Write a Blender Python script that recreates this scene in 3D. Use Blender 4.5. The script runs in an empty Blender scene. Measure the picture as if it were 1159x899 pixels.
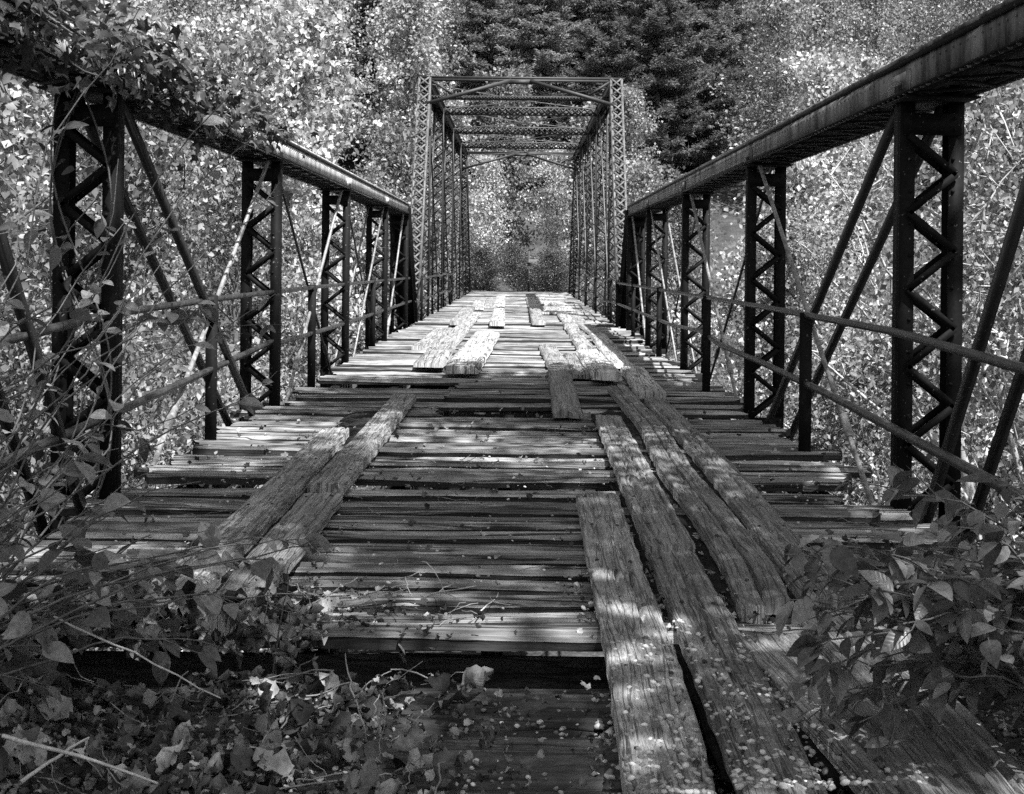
import bpy, math, random
import numpy as np
from mathutils import Vector, Matrix

rng = np.random.default_rng(11)
random.seed(5)
PI = math.pi
sc = bpy.context.scene
COL = sc.collection
F, VX, VY, H, ROLL = 1425.0, 590.0, 298.0, 1.42, math.radians(0.6)   # photo pixels

def P(px, py, z=0.0):
    """a point of the photograph put down on the level plane z"""
    a, b = px - VX, py - VY
    c, s = math.cos(ROLL), math.sin(ROLL)
    a, b = a * c + b * s, -a * s + b * c
    Y = F * (H - z) / b
    return (a * Y / F, Y)

def PY(px, py, Y):
    """a point of the photograph at distance Y -> X, Z"""
    a, b = px - VX, py - VY
    c, s = math.cos(ROLL), math.sin(ROLL)
    a, b = a * c + b * s, -a * s + b * c
    return (a * Y / F, H - b * Y / F)

# ------------------------------------------------------------------ noise
class VN:
    def __init__(s, seed, n=64):
        r = np.random.default_rng(seed); s.n = n; s.g = r.random((n, n))
    def __call__(s, x, y=0.0):
        x, y = np.broadcast_arrays(np.asarray(x, float), np.asarray(y, float))
        xi, yi = np.floor(x).astype(int), np.floor(y).astype(int)
        fx, fy = x - xi, y - yi
        fx, fy = fx * fx * (3 - 2 * fx), fy * fy * (3 - 2 * fy)
        n = s.n; g = s.g
        a = g[xi % n, yi % n]; b = g[(xi + 1) % n, yi % n]
        c = g[xi % n, (yi + 1) % n]; d = g[(xi + 1) % n, (yi + 1) % n]
        return (a * (1 - fx) + b * fx) * (1 - fy) + (c * (1 - fx) + d * fx) * fy - 0.5
vn = VN(3)
def fbm(x, y, o=3):
    t = 0; a = 1
    for i in range(o):
        t = t + a * vn(x * 2 ** i + 7.3 * i, y * 2 ** i + 3.1 * i); a *= .5
    return t
def sstep(x, a, b):
    t = np.clip((x - a) / (b - a), 0, 1); return t * t * (3 - 2 * t)

# ------------------------------------------------------------------ mesh builder
class MB:
    def __init__(s): s.v = []; s.l = []; s.sz = []; s.uv = []; s.n = 0; s.hasuv = False; s.mark = []; s.mat2 = None
    def add(s, V, faces, uv=None):
        """V (n,3); faces (m,k) array or list of such arrays; uv (n,2) per vertex"""
        V = np.asarray(V, float).reshape(-1, 3)
        if not isinstance(faces, list): faces = [faces]
        for f in faces:
            f = np.asarray(f, int)
            if f.size == 0: continue
            s.l.append((f + s.n).ravel()); s.sz.append(np.full(len(f), f.shape[1], int))
        s.v.append(V); s.n += len(V)
        if uv is None: uv = np.zeros((len(V), 2))
        else: s.hasuv = True
        s.uv.append(np.asarray(uv, float))
        return s
    def merge(s, o, M=None):
        V = np.concatenate(o.v); uv = np.concatenate(o.uv)
        if M is not None:
            V = V @ M[:3, :3].T + M[:3, 3]
        L = np.concatenate(o.l) + s.n
        s.v.append(V); s.uv.append(uv); s.l.append(L); s.sz.append(np.concatenate(o.sz)); s.n += len(V); s.hasuv |= o.hasuv
    def mesh(s, name, mat, off=(0, 0, 0), smooth=False):
        V = np.concatenate(s.v) - np.asarray(off, float)
        L = np.concatenate(s.l).astype(np.int32); sz = np.concatenate(s.sz)
        me = bpy.data.meshes.new(name)
        me.vertices.add(len(V)); me.vertices.foreach_set('co', V.astype(np.float32).ravel())
        me.loops.add(len(L)); me.loops.foreach_set('vertex_index', L)
        me.polygons.add(len(sz))
        st = np.concatenate([[0], np.cumsum(sz)[:-1]]).astype(np.int32)
        me.polygons.foreach_set('loop_start', st)
        me.polygons.foreach_set('loop_total', sz.astype(np.int32))
        if smooth: me.polygons.foreach_set('use_smooth', np.ones(len(sz), bool))
        me.update(calc_edges=True)
        if s.hasuv:
            U = np.concatenate(s.uv)[L]
            ul = me.uv_layers.new(name='UVMap'); ul.data.foreach_set('uv', U.astype(np.float32).ravel())
        me.materials.append(mat)
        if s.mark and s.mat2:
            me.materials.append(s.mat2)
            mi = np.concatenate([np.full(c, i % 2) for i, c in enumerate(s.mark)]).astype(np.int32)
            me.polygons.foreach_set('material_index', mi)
        return me
    def build(s, name, mat, parent=None, off=None, smooth=False):
        o_ = (0, 0, 0)
        if parent is not None: o_ = wloc(parent)
        if off is not None: o_ = off
        ob = bpy.data.objects.new(name, s.mesh(name, mat, o_, smooth)); COL.objects.link(ob)
        if parent is not None:
            ob.parent = parent
            if off is not None: ob.location = Vector(off) - Vector(wloc(parent))
        elif off is not None: ob.location = off
        return ob

def wloc(o):
    v = Vector(o.location)
    while o.parent: o = o.parent; v += Vector(o.location)
    return tuple(v)

def tag(o, label=None, cat=None, group=None, kind=None):
    if label: o['label'] = label
    if cat: o['category'] = cat
    if group: o['group'] = group
    if kind: o['kind'] = kind
    return o
def empty(name, loc, label=None, cat=None, group=None):
    o = bpy.data.objects.new(name, None); COL.objects.link(o); o.location = loc; o.empty_display_size = .2
    return tag(o, label, cat, group)

BF = np.array([[0, 3, 2, 1], [4, 5, 6, 7], [0, 1, 5, 4], [1, 2, 6, 5], [2, 3, 7, 6], [3, 0, 4, 7]])
def box(b, x0, x1, y0, y1, z0, z1):
    b.add([(x0, y0, z0), (x1, y0, z0), (x1, y1, z0), (x0, y1, z0), (x0, y0, z1), (x1, y0, z1), (x1, y1, z1), (x0, y1, z1)], BF)
def bar(b, p, q, w, h, side=(1, 0, 0), ch=0.0):
    """rectangular bar from p to q; w along `side`, h across"""
    p, q = np.array(p, float), np.array(q, float)
    d = q - p; d /= np.linalg.norm(d)
    s = np.array(side, float); s -= d * s.dot(d); s /= np.linalg.norm(s)
    u = np.cross(d, s)
    c = []
    for e in (p, q):
        for (i, j) in ((-1, -1), (1, -1), (1, 1), (-1, 1)):
            c.append(e + s * i * w / 2 + u * j * h / 2)
    b.add(c, BF)
def tube(b, pts, rad, k=6, cap=True, uvs=1.0):
    pts = np.asarray(pts, float); n = len(pts)
    rad = np.broadcast_to(np.asarray(rad, float), (n,))
    d = np.gradient(pts, axis=0); d /= np.linalg.norm(d, axis=1)[:, None] + 1e-9
    ref = np.array([0, 0, 1.0]) if abs(d[0, 2]) < .9 else np.array([1.0, 0, 0])
    s = np.cross(d, ref); s /= np.linalg.norm(s, axis=1)[:, None] + 1e-9
    u = np.cross(s, d)
    th = np.arange(k) * 2 * PI / k
    V = pts[:, None, :] + rad[:, None, None] * (np.cos(th)[None, :, None] * s[:, None, :] + np.sin(th)[None, :, None] * u[:, None, :])
    i = np.arange(n - 1)[:, None] * k; j = np.arange(k)[None, :]; j2 = (j + 1) % k
    f = np.stack([i + j, i + j2, i + k + j2, i + k + j], -1).reshape(-1, 4)
    fs = [f]
    if cap and k == 4 or cap and k == 6:
        fs += [np.arange(k)[None, :], (np.arange(k)[::-1] + (n - 1) * k)[None, :]]
    ln = np.concatenate([[0], np.cumsum(np.linalg.norm(np.diff(pts, axis=0), axis=1))])
    uv = np.stack([np.repeat(ln, k), np.tile(np.arange(k) / k * .3, n)], 1)
    b.add(V.reshape(-1, 3), fs, uv)
def rivet(b, p, n, r=.014):
    n = np.array(n, float); a = np.array([0, 0, 1.0]) if abs(n[2]) < .9 else np.array([1.0, 0, 0])
    s = np.cross(n, a); s /= np.linalg.norm(s); u = np.cross(n, s)
    th = np.arange(6) * PI / 3
    ring = lambda rr, h: np.array(p) + rr * (np.cos(th)[:, None] * s + np.sin(th)[:, None] * u) + n * h
    V = np.concatenate([ring(r, 0), ring(r * .62, r * .62)])
    f = np.array([[i, (i + 1) % 6, 6 + (i + 1) % 6, 6 + i] for i in range(6)])
    b.add(V, [f, np.arange(6, 12)[None, :]])

# leaves ------------------------------------------------------------
T_DIA = np.array([(0, 0, 0), (.36, .48, .10), (0, 1, -.04), (-.36, .48, .10)]); F_DIA = np.array([[0, 1, 2], [0, 2, 3]])
def ovate(wid=.3, curl=.25, fold=.12, pts=5):
    V = []; t = np.linspace(0, 1, pts + 2)
    prof = np.sin(PI * t ** .8) ** .85 * wid
    for ti, w in zip(t, prof):
        z = -curl * ti * ti
        V += [(-w, ti, z + fold * w / wid * .6), (0, ti, z), (w, ti, z + fold * w / wid * .6)]
    f = []
    for i in range(len(t) - 1):
        a = i * 3
        f += [(a, a + 1, a + 4, a + 3), (a + 1, a + 2, a + 5, a + 4)]
    return np.array(V), np.array(f)
T_OV, F_OV = ovate()
T_LAN, F_LAN = ovate(.2, .3, .08)
T_CURL, F_CURL = ovate(.36, -.5, .45)
def crumple(seed):
    T, Fq = ovate(.40, -.35, .38, 6); r_ = np.random.default_rng(seed); T = T + r_.normal(0, .07, T.shape); T[:, 2] += .12 * np.sin(T[:, 1] * 9 + seed); return T, Fq
def lobed():
    ang = np.radians([-160, -125, -95, -62, -40, -18, 0, 18, 40, 62, 95, 125, 160])
    r = np.array([.35, .62, .42, .85, .5, .6, 1.0, .6, .5, .85, .42, .62, .35])
    V = [(0, 0, 0)] + [(r_ * .55 * math.sin(a), .45 + r_ * .55 * math.cos(a), -.22 * r_ * r_ + .06 * math.sin(3 * a)) for a, r_ in zip(ang, r)]
    V = [(0, .42, 0)] + V[1:] + [(0, 0, .02)]
    n = len(V)
    f = [(0, i, i + 1) for i in range(1, n - 2)]
    return np.array(V), np.array(f)
T_LOB, F_LOB = lobed()
def rot_from(dirs, roll):
    """matrices with Y axis along dirs, Z roughly up, rolled about it"""
    d = dirs / (np.linalg.norm(dirs, axis=1)[:, None] + 1e-9)
    up = np.tile([0, 0, 1.0], (len(d), 1)); bad = np.abs(d[:, 2]) > .95; up[bad] = [1, 0, 0]
    x = np.cross(d, up); x /= np.linalg.norm(x, axis=1)[:, None]
    z = np.cross(x, d)
    c, s = np.cos(roll)[:, None], np.sin(roll)[:, None]
    x2 = x * c + z * s; z2 = -x * s + z * c
    return np.stack([x2, d, z2], -1)      # columns
def leaves(b, pos, dirs, size, roll, T, Fc):
    R = rot_from(dirs, roll)
    V = pos[:, None, :] + size[:, None, None] * np.einsum('nij,kj->nki', R, T)
    n, k = len(pos), len(T)
    f = (Fc[None] + (np.arange(n) * k)[:, None, None]).reshape(-1, Fc.shape[1])
    uv = np.tile(T[:, :2], (n, 1))
    b.add(V.reshape(-1, 3), f, uv)

# ------------------------------------------------------------------ materials
def nt(name):
    m = bpy.data.materials.new(name); m.use_nodes = True
    t = m.node_tree; t.nodes.clear()
    return m, t, t.nodes, t.links
def N(t, typ, **k):
    n = t.nodes.new(typ)
    for a, v in k.items():
        if a.startswith('i_'):
            n.inputs[int(a[2:]) if a[2:].isdigit() else a[2:].replace('_', ' ')].default_value = v
        else: setattr(n, a, v)
    return n
def ramp(t, stops, interp='LINEAR'):
    r = t.nodes.new('ShaderNodeValToRGB'); r.color_ramp.interpolation = interp
    e = r.color_ramp.elements
    while len(e) < len(stops): e.new(.5)
    for el, (p, c) in zip(e, stops): el.position = p; el.color = (c, c, c, 1)
    return r
def mathn(t, op, a, b=None, c=None):
    n = t.nodes.new('ShaderNodeMath'); n.operation = op
    for i, v in enumerate((a, b, c)):
        if v is None: continue
        if isinstance(v, (int, float)): n.inputs[i].default_value = v
        else: t.links.new(v, n.inputs[i])
    return n.outputs[0]
def mapping(t, vec, scale):
    m = t.nodes.new('ShaderNodeMapping'); m.inputs['Scale'].default_value = scale
    t.links.new(vec, m.inputs['Vector']); return m.outputs[0]
def noise(t, vec, scale, detail=4, rough=.6, dist=0.0, out=0):
    n = N(t, 'ShaderNodeTexNoise'); n.inputs['Scale'].default_value = scale; n.inputs['Detail'].default_value = detail
    n.inputs['Roughness'].default_value = rough; n.inputs['Distortion'].default_value = dist
    if vec is not None: t.links.new(vec, n.inputs['Vector'])
    return n.outputs[out]
def finish(t, col, rough, bump=None, bstr=.5, bdist=.01, spec=.3, metal=0):
    p = N(t, 'ShaderNodeBsdfPrincipled'); o = N(t, 'ShaderNodeOutputMaterial')
    t.links.new(col, p.inputs['Base Color'])
    if isinstance(rough, (int, float)): p.inputs['Roughness'].default_value = rough
    else: t.links.new(rough, p.inputs['Roughness'])
    p.inputs['Specular IOR Level'].default_value = spec; p.inputs['Metallic'].default_value = metal
    if bump is not None:
        b = N(t, 'ShaderNodeBump'); b.inputs['Strength'].default_value = bstr; b.inputs['Distance'].default_value = bdist
        t.links.new(bump, b.inputs['Height']); t.links.new(b.outputs[0], p.inputs['Normal'])
    t.links.new(p.outputs[0], o.inputs[0]); return p

def wood(name, lo, hi, gv=45, gu=1.1, crack=.5, tone=.35, patch=.5, bd=.01, speck=0.0):
    m, t, _, L = nt(name)
    uv = N(t, 'ShaderNodeTexCoord').outputs['UV']
    isl = N(t, 'ShaderNodeNewGeometry').outputs['Random Per Island']
    wob = noise(t, mapping(t, uv, (1.6, 5, 1)), 1, 2)
    sep = N(t, 'ShaderNodeSeparateXYZ'); L.new(uv, sep.inputs[0])
    v2 = mathn(t, 'ADD', sep.outputs[1], mathn(t, 'MULTIPLY', wob, .022))
    cmb = N(t, 'ShaderNodeCombineXYZ'); L.new(sep.outputs[0], cmb.inputs[0]); L.new(v2, cmb.inputs[1]); L.new(mathn(t, 'MULTIPLY', isl, 37.0), cmb.inputs[2])
    uvw = cmb.outputs[0]
    g1 = noise(t, mapping(t, uvw, (gu, gv, 1)), 1, 6, .68)
    g2 = noise(t, mapping(t, uvw, (gu * 14, gv * 3.2, 1)), 1, 4, .65, .6)
    pt = noise(t, mapping(t, uvw, (1.3, 4.5, 1)), 1, 4, .6)
    gr = ramp(t, [(.28, lo), (.44, lo + (hi - lo) * .42), (.56, lo + (hi - lo) * .68), (.72, hi)]); L.new(g1, gr.inputs[0])
    fine = ramp(t, [(.33, .45), (.6, 1.12)]); L.new(g2, fine.inputs[0])
    ptr = ramp(t, [(.34, 1 - patch), (.62, 1.1)]); L.new(pt, ptr.inputs[0])
    ck = mathn(t, 'ABSOLUTE', mathn(t, 'SUBTRACT', noise(t, mapping(t, uvw, (gu * .75, gv * .42, 1)), 1, 3, .55), .5))
    ckr = ramp(t, [(.0, 1 - crack), (.008, 1 - crack), (.028, 1.0)]); L.new(ck, ckr.inputs[0])
    c = mathn(t, 'MULTIPLY', gr.outputs[0], fine.outputs[0]); c = mathn(t, 'MULTIPLY', c, ptr.outputs[0]); c = mathn(t, 'MULTIPLY', c, ckr.outputs[0])
    c = mathn(t, 'MULTIPLY', c, mathn(t, 'ADD', mathn(t, 'MULTIPLY', isl, 2 * tone), 1 - tone))
    oi = N(t, 'ShaderNodeObjectInfo').outputs['Random']; c = mathn(t, 'MULTIPLY', c, mathn(t, 'ADD', mathn(t, 'MULTIPLY', oi, .55), .72))
    if speck:
        s = noise(t, mapping(t, uvw, (22, 26, 1)), 1, 5, .7); sr = ramp(t, [(.57, 0), (.66, speck)]); L.new(s, sr.inputs[0])
        c = mathn(t, 'ADD', c, sr.outputs[0])
    h = mathn(t, 'ADD', mathn(t, 'MULTIPLY', g1, .6), mathn(t, 'ADD', mathn(t, 'MULTIPLY', g2, .25), mathn(t, 'MULTIPLY', ckr.outputs[0], .8)))
    cc = N(t, 'ShaderNodeCombineColor')
    for i in range(3): L.new(c, cc.inputs[i])
    finish(t, cc.outputs[0], .72, h, .9, bd, spec=.35)
    return m
def metal(name, base, rust, streak=False, rough=.55, scale=9, spec=.4):
    m, t, _, L = nt(name)
    ob = N(t, 'ShaderNodeTexCoord').outputs['Object']
    n1 = noise(t, ob if not streak else mapping(t, ob, (1, 1.6, .35)), scale, 6, .65)
    r = ramp(t, [(.36, rust), (.50, (base + rust) / 2), (.62, base)]); L.new(n1, r.inputs[0])
    n2 = noise(t, ob, 60, 3, .6); r2 = ramp(t, [(.3, .7), (.7, 1.25)]); L.new(n2, r2.inputs[0])
    c = mathn(t, 'MULTIPLY', r.outputs[0], r2.outputs[0])
    n3 = noise(t, ob, 38, 2, .5); r3 = ramp(t, [(.70, 0), (.74, .12)]); L.new(n3, r3.inputs[0])
    c = mathn(t, 'ADD', c, r3.outputs[0])
    cc = N(t, 'ShaderNodeCombineColor')
    for i in range(3): L.new(c, cc.inputs[i])
    finish(t, cc.outputs[0], rough, n2, .3, .002, spec=spec)
    return m
def leafmat(name, lo, hi, trans=.35, rough=.5, spec=.35, vein=False):
    m, t, _, L = nt(name)
    isl = N(t, 'ShaderNodeNewGeometry').outputs['Random Per Island']
    r = ramp(t, [(0, lo), (.6, lo + (hi - lo) * .30), (1, hi)]); L.new(isl, r.inputs[0])
    ob = N(t, 'ShaderNodeTexCoord').outputs['Object']
    n = noise(t, ob, .55, 2, .5); nr = ramp(t, [(.3, .55), (.7, 1.35)]); L.new(n, nr.inputs[0])
    c = mathn(t, 'MULTIPLY', r.outputs[0], nr.outputs[0])
    oi = N(t, 'ShaderNodeObjectInfo').outputs['Random']
    c = mathn(t, 'MULTIPLY', c, mathn(t, 'ADD', mathn(t, 'MULTIPLY', oi, .7), .6))
    bump = None
    if vein:
        sp = noise(t, ob, 45, 4, .6); sr = ramp(t, [(.3, .55), (.6, 1.1)]); L.new(sp, sr.inputs[0])
        uv = N(t, 'ShaderNodeTexCoord').outputs['UV']; sx = N(t, 'ShaderNodeSeparateXYZ'); L.new(uv, sx.inputs[0])
        ax = mathn(t, 'ABSOLUTE', sx.outputs[0])
        w = mathn(t, 'SINE', mathn(t, 'MULTIPLY', mathn(t, 'SUBTRACT', sx.outputs[1], mathn(t, 'MULTIPLY', ax, .9)), 52.0))
        bump = w
        mid = ramp(t, [(0, 1.35), (.018, 1.0)]); L.new(ax, mid.inputs[0])
        c = mathn(t, 'MULTIPLY', mathn(t, 'MULTIPLY', c, sr.outputs[0]), mid.outputs[0])
    cc = N(t, 'ShaderNodeCombineColor')
    for i in range(3): L.new(c, cc.inputs[i])
    p = N(t, 'ShaderNodeBsdfPrincipled', i_Roughness=rough); p.inputs['Specular IOR Level'].default_value = spec
    L.new(cc.outputs[0], p.inputs['Base Color'])
    if bump is not None:
        b = N(t, 'ShaderNodeBump'); b.inputs['Strength'].default_value = .12; b.inputs['Distance'].default_value = .002
        L.new(bump, b.inputs['Height']); L.new(b.outputs[0], p.inputs['Normal'])
    tr = N(t, 'ShaderNodeBsdfTranslucent'); L.new(cc.outputs[0], tr.inputs[0])
    mx = N(t, 'ShaderNodeMixShader'); mx.inputs[0].default_value = trans
    L.new(p.outputs[0], mx.inputs[1]); L.new(tr.outputs[0], mx.inputs[2])
    o = N(t, 'ShaderNodeOutputMaterial'); L.new(mx.outputs[0], o.inputs[0])
    return m
def bark(name, lo, hi, scale=6):
    m, t, _, L = nt(name)
    ob = N(t, 'ShaderNodeTexCoord').outputs['Object']
    n = noise(t, mapping(t, ob, (1, 1, .3)), scale, 6, .7); r = ramp(t, [(.35, lo), (.65, hi)]); L.new(n, r.inputs[0])
    finish(t, r.outputs[0], .85, n, .8, .02, spec=.2); return m
def soil(name, lo, hi):
    m, t, _, L = nt(name)
    ob = N(t, 'ShaderNodeTexCoord').outputs['Object']
    n = noise(t, ob, 14, 8, .7); n2 = noise(t, ob, 1.1, 3, .6)
    r = ramp(t, [(.35, lo), (.7, hi)]); L.new(n, r.inputs[0]); r2 = ramp(t, [(.35, .6), (.65, 1.2)]); L.new(n2, r2.inputs[0])
    c = mathn(t, 'MULTIPLY', r.outputs[0], r2.outputs[0])
    cc = N(t, 'ShaderNodeCombineColor')
    for i in range(3): L.new(c, cc.inputs[i])
    finish(t, cc.outputs[0], .95, n, 1, .03, spec=.1); return m

M_DECK = wood('weathered_deck_wood', .03, .52, gv=30, gu=.45, crack=.85, tone=.62, patch=.7, bd=.016)
M_DSIDE = wood('shaded_plank_side', .006, .035, gv=20, gu=.8, crack=.5, tone=.2)  # near-black: shade of the deck gaps painted onto the plank sides
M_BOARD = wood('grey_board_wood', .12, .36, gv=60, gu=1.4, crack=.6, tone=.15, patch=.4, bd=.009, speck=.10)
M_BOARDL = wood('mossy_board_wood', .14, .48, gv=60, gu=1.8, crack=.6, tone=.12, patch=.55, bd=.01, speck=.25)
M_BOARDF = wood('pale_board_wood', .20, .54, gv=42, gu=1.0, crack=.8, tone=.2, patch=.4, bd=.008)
M_TIMBER = wood('dark_timber', .03, .12, gv=20, gu=1, crack=.6, tone=.2)
M_POST = metal('black_truss_paint', .009, .006, rough=.7, spec=.12)
M_CHORD = metal('shaded_chord_paint', .24, .03, streak=True, rough=.38, scale=3.2)  # right chord: its shaded look is put into a darker colour
M_CHORDL = metal('sunlit_chord_paint', .78, .3, streak=True, rough=.4, scale=2.2)  # left chord: same paint, with the sunlight on it put into the colour
M_CHUNDER = metal('dark_chord_underside', .012, .008, rough=.7, spec=.2)  # near-black flanges and lacing, much darker than the chord webs
M_ROD = metal('worn_rod_steel', .32, .12, rough=.4, scale=14)
M_BARD = metal('dark_bar_steel', .016, .009, rough=.5)
M_RAIL = metal('rail_steel', .06, .018, rough=.42, scale=12)
M_RUST = metal('rusty_spike', .03, .015)
M_THRU = metal('grey_through_truss_paint', .15, .06, rough=.55)  # kept lighter: daylight on the inclined end posts is put into the colour
M_THRUD = metal('dark_through_truss_paint', .03, .018, rough=.6)
M_LEAF_B = leafmat('pale_autumn_leaves', .24, .80, .42)
M_LEAF_M = leafmat('mid_autumn_leaves', .13, .58, .42)
M_LEAF_F = leafmat('far_leaves', .15, .42, .35)
M_PINE = leafmat('pine_needles', .18, .38, .355, rough=.6)
M_VINE = leafmat('dark_vine_leaves', .03, .13, .2, vein=True)
M_SHRUB = leafmat('shrub_leaves', .16, .62, .3, rough=.35, spec=.5, vein=True)
M_SAPL = leafmat('sapling_leaves', .16, .45, .25, rough=.45, vein=True)
M_LITTER = leafmat('dead_leaves', .04, .6, .08, rough=.6, vein=True)
M_LEAF_D = leafmat('dark_bush_leaves', .03, .22, .25)
M_BARK = bark('tree_bark', .05, .16)
M_PBARK = bark('pale_twig_bark', .3, .55, 12)
M_TWIG = bark('brown_twig_bark', .08, .2, 20)
M_STALK = bark('dry_stalk', .4, .65, 20)
M_STALKD = bark('dull_stalk', .15, .34, 20)
M_SOIL = soil('leafy_soil', .025, .11)
m, t, _, L = nt('pebble_stone')
isl = N(t, 'ShaderNodeNewGeometry').outputs['Random Per Island']
r = ramp(t, [(0, .12), (.6, .35), (1, .75)]); L.new(isl, r.inputs[0]); finish(t, r.outputs[0], .8); M_STONE = m
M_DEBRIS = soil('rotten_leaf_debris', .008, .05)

# ------------------------------------------------------------------ ground
def gz(x, y):
    x, y = np.asarray(x, float), np.asarray(y, float)
    near = 1 - sstep(y + 1.5 * vn(x * .3, y * .1) + .4 * np.maximum(np.abs(x) - 2.5, 0), 4.4, 12)
    far = sstep(y + 2 * vn(x * .2, 5.), 55, 62)
    bank = np.maximum(near, far)
    z = -6.0 + 5.86 * bank + .5 * fbm(x * .12, y * .12) * (1 - bank)
    hill = np.maximum(0, y - 72) * .36 + np.maximum(0, np.abs(x + .0) - 26) * .30
    z = z + hill + 1.2 * fbm(x * .05, y * .05) * sstep(y, 70, 100)
    # leaf-covered mound against the deck at the left, and a low one at the right
    z = z + .17 * np.exp(-((x + 1.75) / .75) ** 2 - ((y - 3.7) / .75) ** 2) + .12 * np.exp(-((x - 2.0) / .6) ** 2 - ((y - 3.9) / 1.1) ** 2)
    z = z + .03 * fbm(x * 4, y * 4) * (near > .5)
    # the trench under the first planks
    return z - .35 * sstep(y, 4.2, 4.5) * (1 - sstep(y, 12, 13))
xs = np.unique(np.round(np.concatenate([np.arange(-4, 4.01, .08), np.arange(-30, 30, 1.), np.arange(-400, 401, 12.)]), 3))
ys = np.unique(np.round(np.concatenate([np.arange(1.5, 7, .08), np.arange(-10, 110, 1.), np.arange(-120, 600, 12.)]), 3))
X, Y = np.meshgrid(xs, ys, indexing='ij')
Z = gz(X, Y)
b = MB(); ny = len(ys); nx = len(xs)
i = np.arange(nx - 1)[:, None] * ny; j = np.arange(ny - 1)[None]
b.add(np.stack([X, Y, Z], -1).reshape(-1, 3), np.stack([i + j, i + ny + j, i + ny + j + 1, i + j + 1], -1).reshape(-1, 4))
tag(b.build('ground', M_SOIL, smooth=True), kind='structure')

# ------------------------------------------------------------------ boards
SIDE = [None]
def plank_mesh(b, pts, w, th, z, nxv, step, seed, rough=.006, crk=0, uoff=None, ends=.03, crown=.0):
    """a plank along the polyline pts (x,y[,dz]); top at z+th, worn edges, end splits, cracks"""
    r = np.random.default_rng(seed); n_ = VN(seed + 100, 48)
    pts = np.array([(p[0], p[1], p[2] if len(p) > 2 else 0) for p in pts], float)
    seg = np.concatenate([[0], np.cumsum(np.linalg.norm(np.diff(pts[:, :2], axis=0), axis=1))]); Ltot = seg[-1]
    nu = max(3, int(Ltot / step)); u = np.linspace(0, Ltot, nu + 1)
    c = np.stack([np.interp(u, seg, pts[:, k]) for k in range(3)], 1)
    d = np.gradient(c[:, :2], axis=0); d /= np.linalg.norm(d, axis=1)[:, None]
    s = np.stack([d[:, 1], -d[:, 0]], 1)
    v = np.linspace(-1, 1, nxv + 1)
    U, Vv = np.meshgrid(u, v, indexing='ij')
    wid = w / 2 * (1 + rough * 6 * n_(u * 2.2, 3.3))[:, None]
    edge = rough * 1.6 * np.stack([n_(u * 9, 1.1), n_(u * 9, 8.2)], 1)
    off = Vv * wid + np.where(np.abs(Vv) > .99, np.where(Vv < 0, edge[:, :1], edge[:, 1:]), 0)
    uu = U.copy()
    e0 = ends * n_(Vv[0] * 3.1 * 1.0, 11.); e1 = ends * n_(Vv[0] * 3.1, 17.)
    uu[0] += e0; uu[-1] += e1
    base = np.stack([np.interp(uu.ravel(), u, c[:, k]) for k in range(3)], 1).reshape(U.shape + (3,))
    dd = d[0] * 1.0
    base[0, :, :2] += np.outer(e0, d[0]) * (e0 < 0)[:, None]; base[-1, :, :2] += np.outer(e1, d[-1]) * (e1 > 0)[:, None]
    top = base.copy(); top[..., :2] += s[:, None, :] * off[..., None]
    h = rough * (1.6 * n_(U * .9, Vv * 3) + .8 * n_(U * 3, Vv * 9 + 5)) + .35 * rough * n_(U * 1.2, Vv * 30)
    h = h - rough * 1.0 * np.abs(Vv) ** 6 - crown * np.abs(Vv) ** 3
    for k in range(crk):
        v0 = r.uniform(-.75, .75); a = r.uniform(-.1, .8) * Ltot; bb = a + r.uniform(.25, .7) * Ltot
        vc = v0 + .35 * n_(u * 1.3, k * 3.3) + .08 * n_(u * 8, k * 5.1)
        dep = .045 * np.clip(np.sin(PI * np.clip((u - a) / (bb - a), 0, 1)), 0, 1) ** .5
        h = h - dep[:, None] * np.exp(-((Vv - vc[:, None]) / (1.25 / nxv)) ** 2)
    top[..., 2] += z + th + h
    bot = top.copy(); bot[..., 2] = base[..., 2] + z
    uo = r.uniform(0, 50) if uoff is None else uoff; vo = r.uniform(0, 50)
    uvT = np.stack([U + uo, off + vo], -1)
    m_ = nxv + 1
    ii = np.arange(nu)[:, None] * m_; jj = np.arange(nxv)[None]
    f = np.stack([ii + jj, ii + jj + 1, ii + m_ + jj + 1, ii + m_ + jj], -1).reshape(-1, 4)
    b_ = MB()
    nV = (nu + 1) * m_
    # skirt: own vertices so that the side keeps a crisp edge uv
    per = np.concatenate([np.arange(nu + 1) * m_, nu * m_ + np.arange(1, m_), (np.arange(nu + 1)[::-1] * m_ + nxv)[1:], np.arange(m_ - 1)[::-1][:-1]])
    tv = top.reshape(-1, 3); bv = bot.reshape(-1, 3)
    K = len(per); sidx = nV + np.arange(K)
    nxt = np.roll(np.arange(K), -1)
    fs = np.stack([per, per[nxt], sidx[nxt], sidx], -1)
    endv = np.zeros(K, bool); endv[nu + 1:nu + m_ - 1] = True; endv[2 * nu + m_:] = True
    uvS = uvT.reshape(-1, 2)[per] + np.stack([np.where(endv, th, 0.), np.where(endv, 0., th)], 1)
    tp = b if SIDE[0] is None else SIDE[0]
    if SIDE[0] is None: b.add(np.concatenate([tv, bv[per]]), [f[:, ::-1], fs[:, ::-1], sidx[None, :]], np.concatenate([uvT.reshape(-1, 2), uvS]))
    else:
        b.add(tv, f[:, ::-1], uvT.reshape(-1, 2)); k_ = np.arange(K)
        b.mark.append(len(f)); b.add(np.concatenate([tv[per], bv[per]]), [np.stack([k_, nxt, K + nxt, K + k_], -1)[:, ::-1], (K + k_)[None, :]], np.concatenate([uvT.reshape(-1, 2)[per], uvS])); b.mark.append(K + 1)

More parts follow.
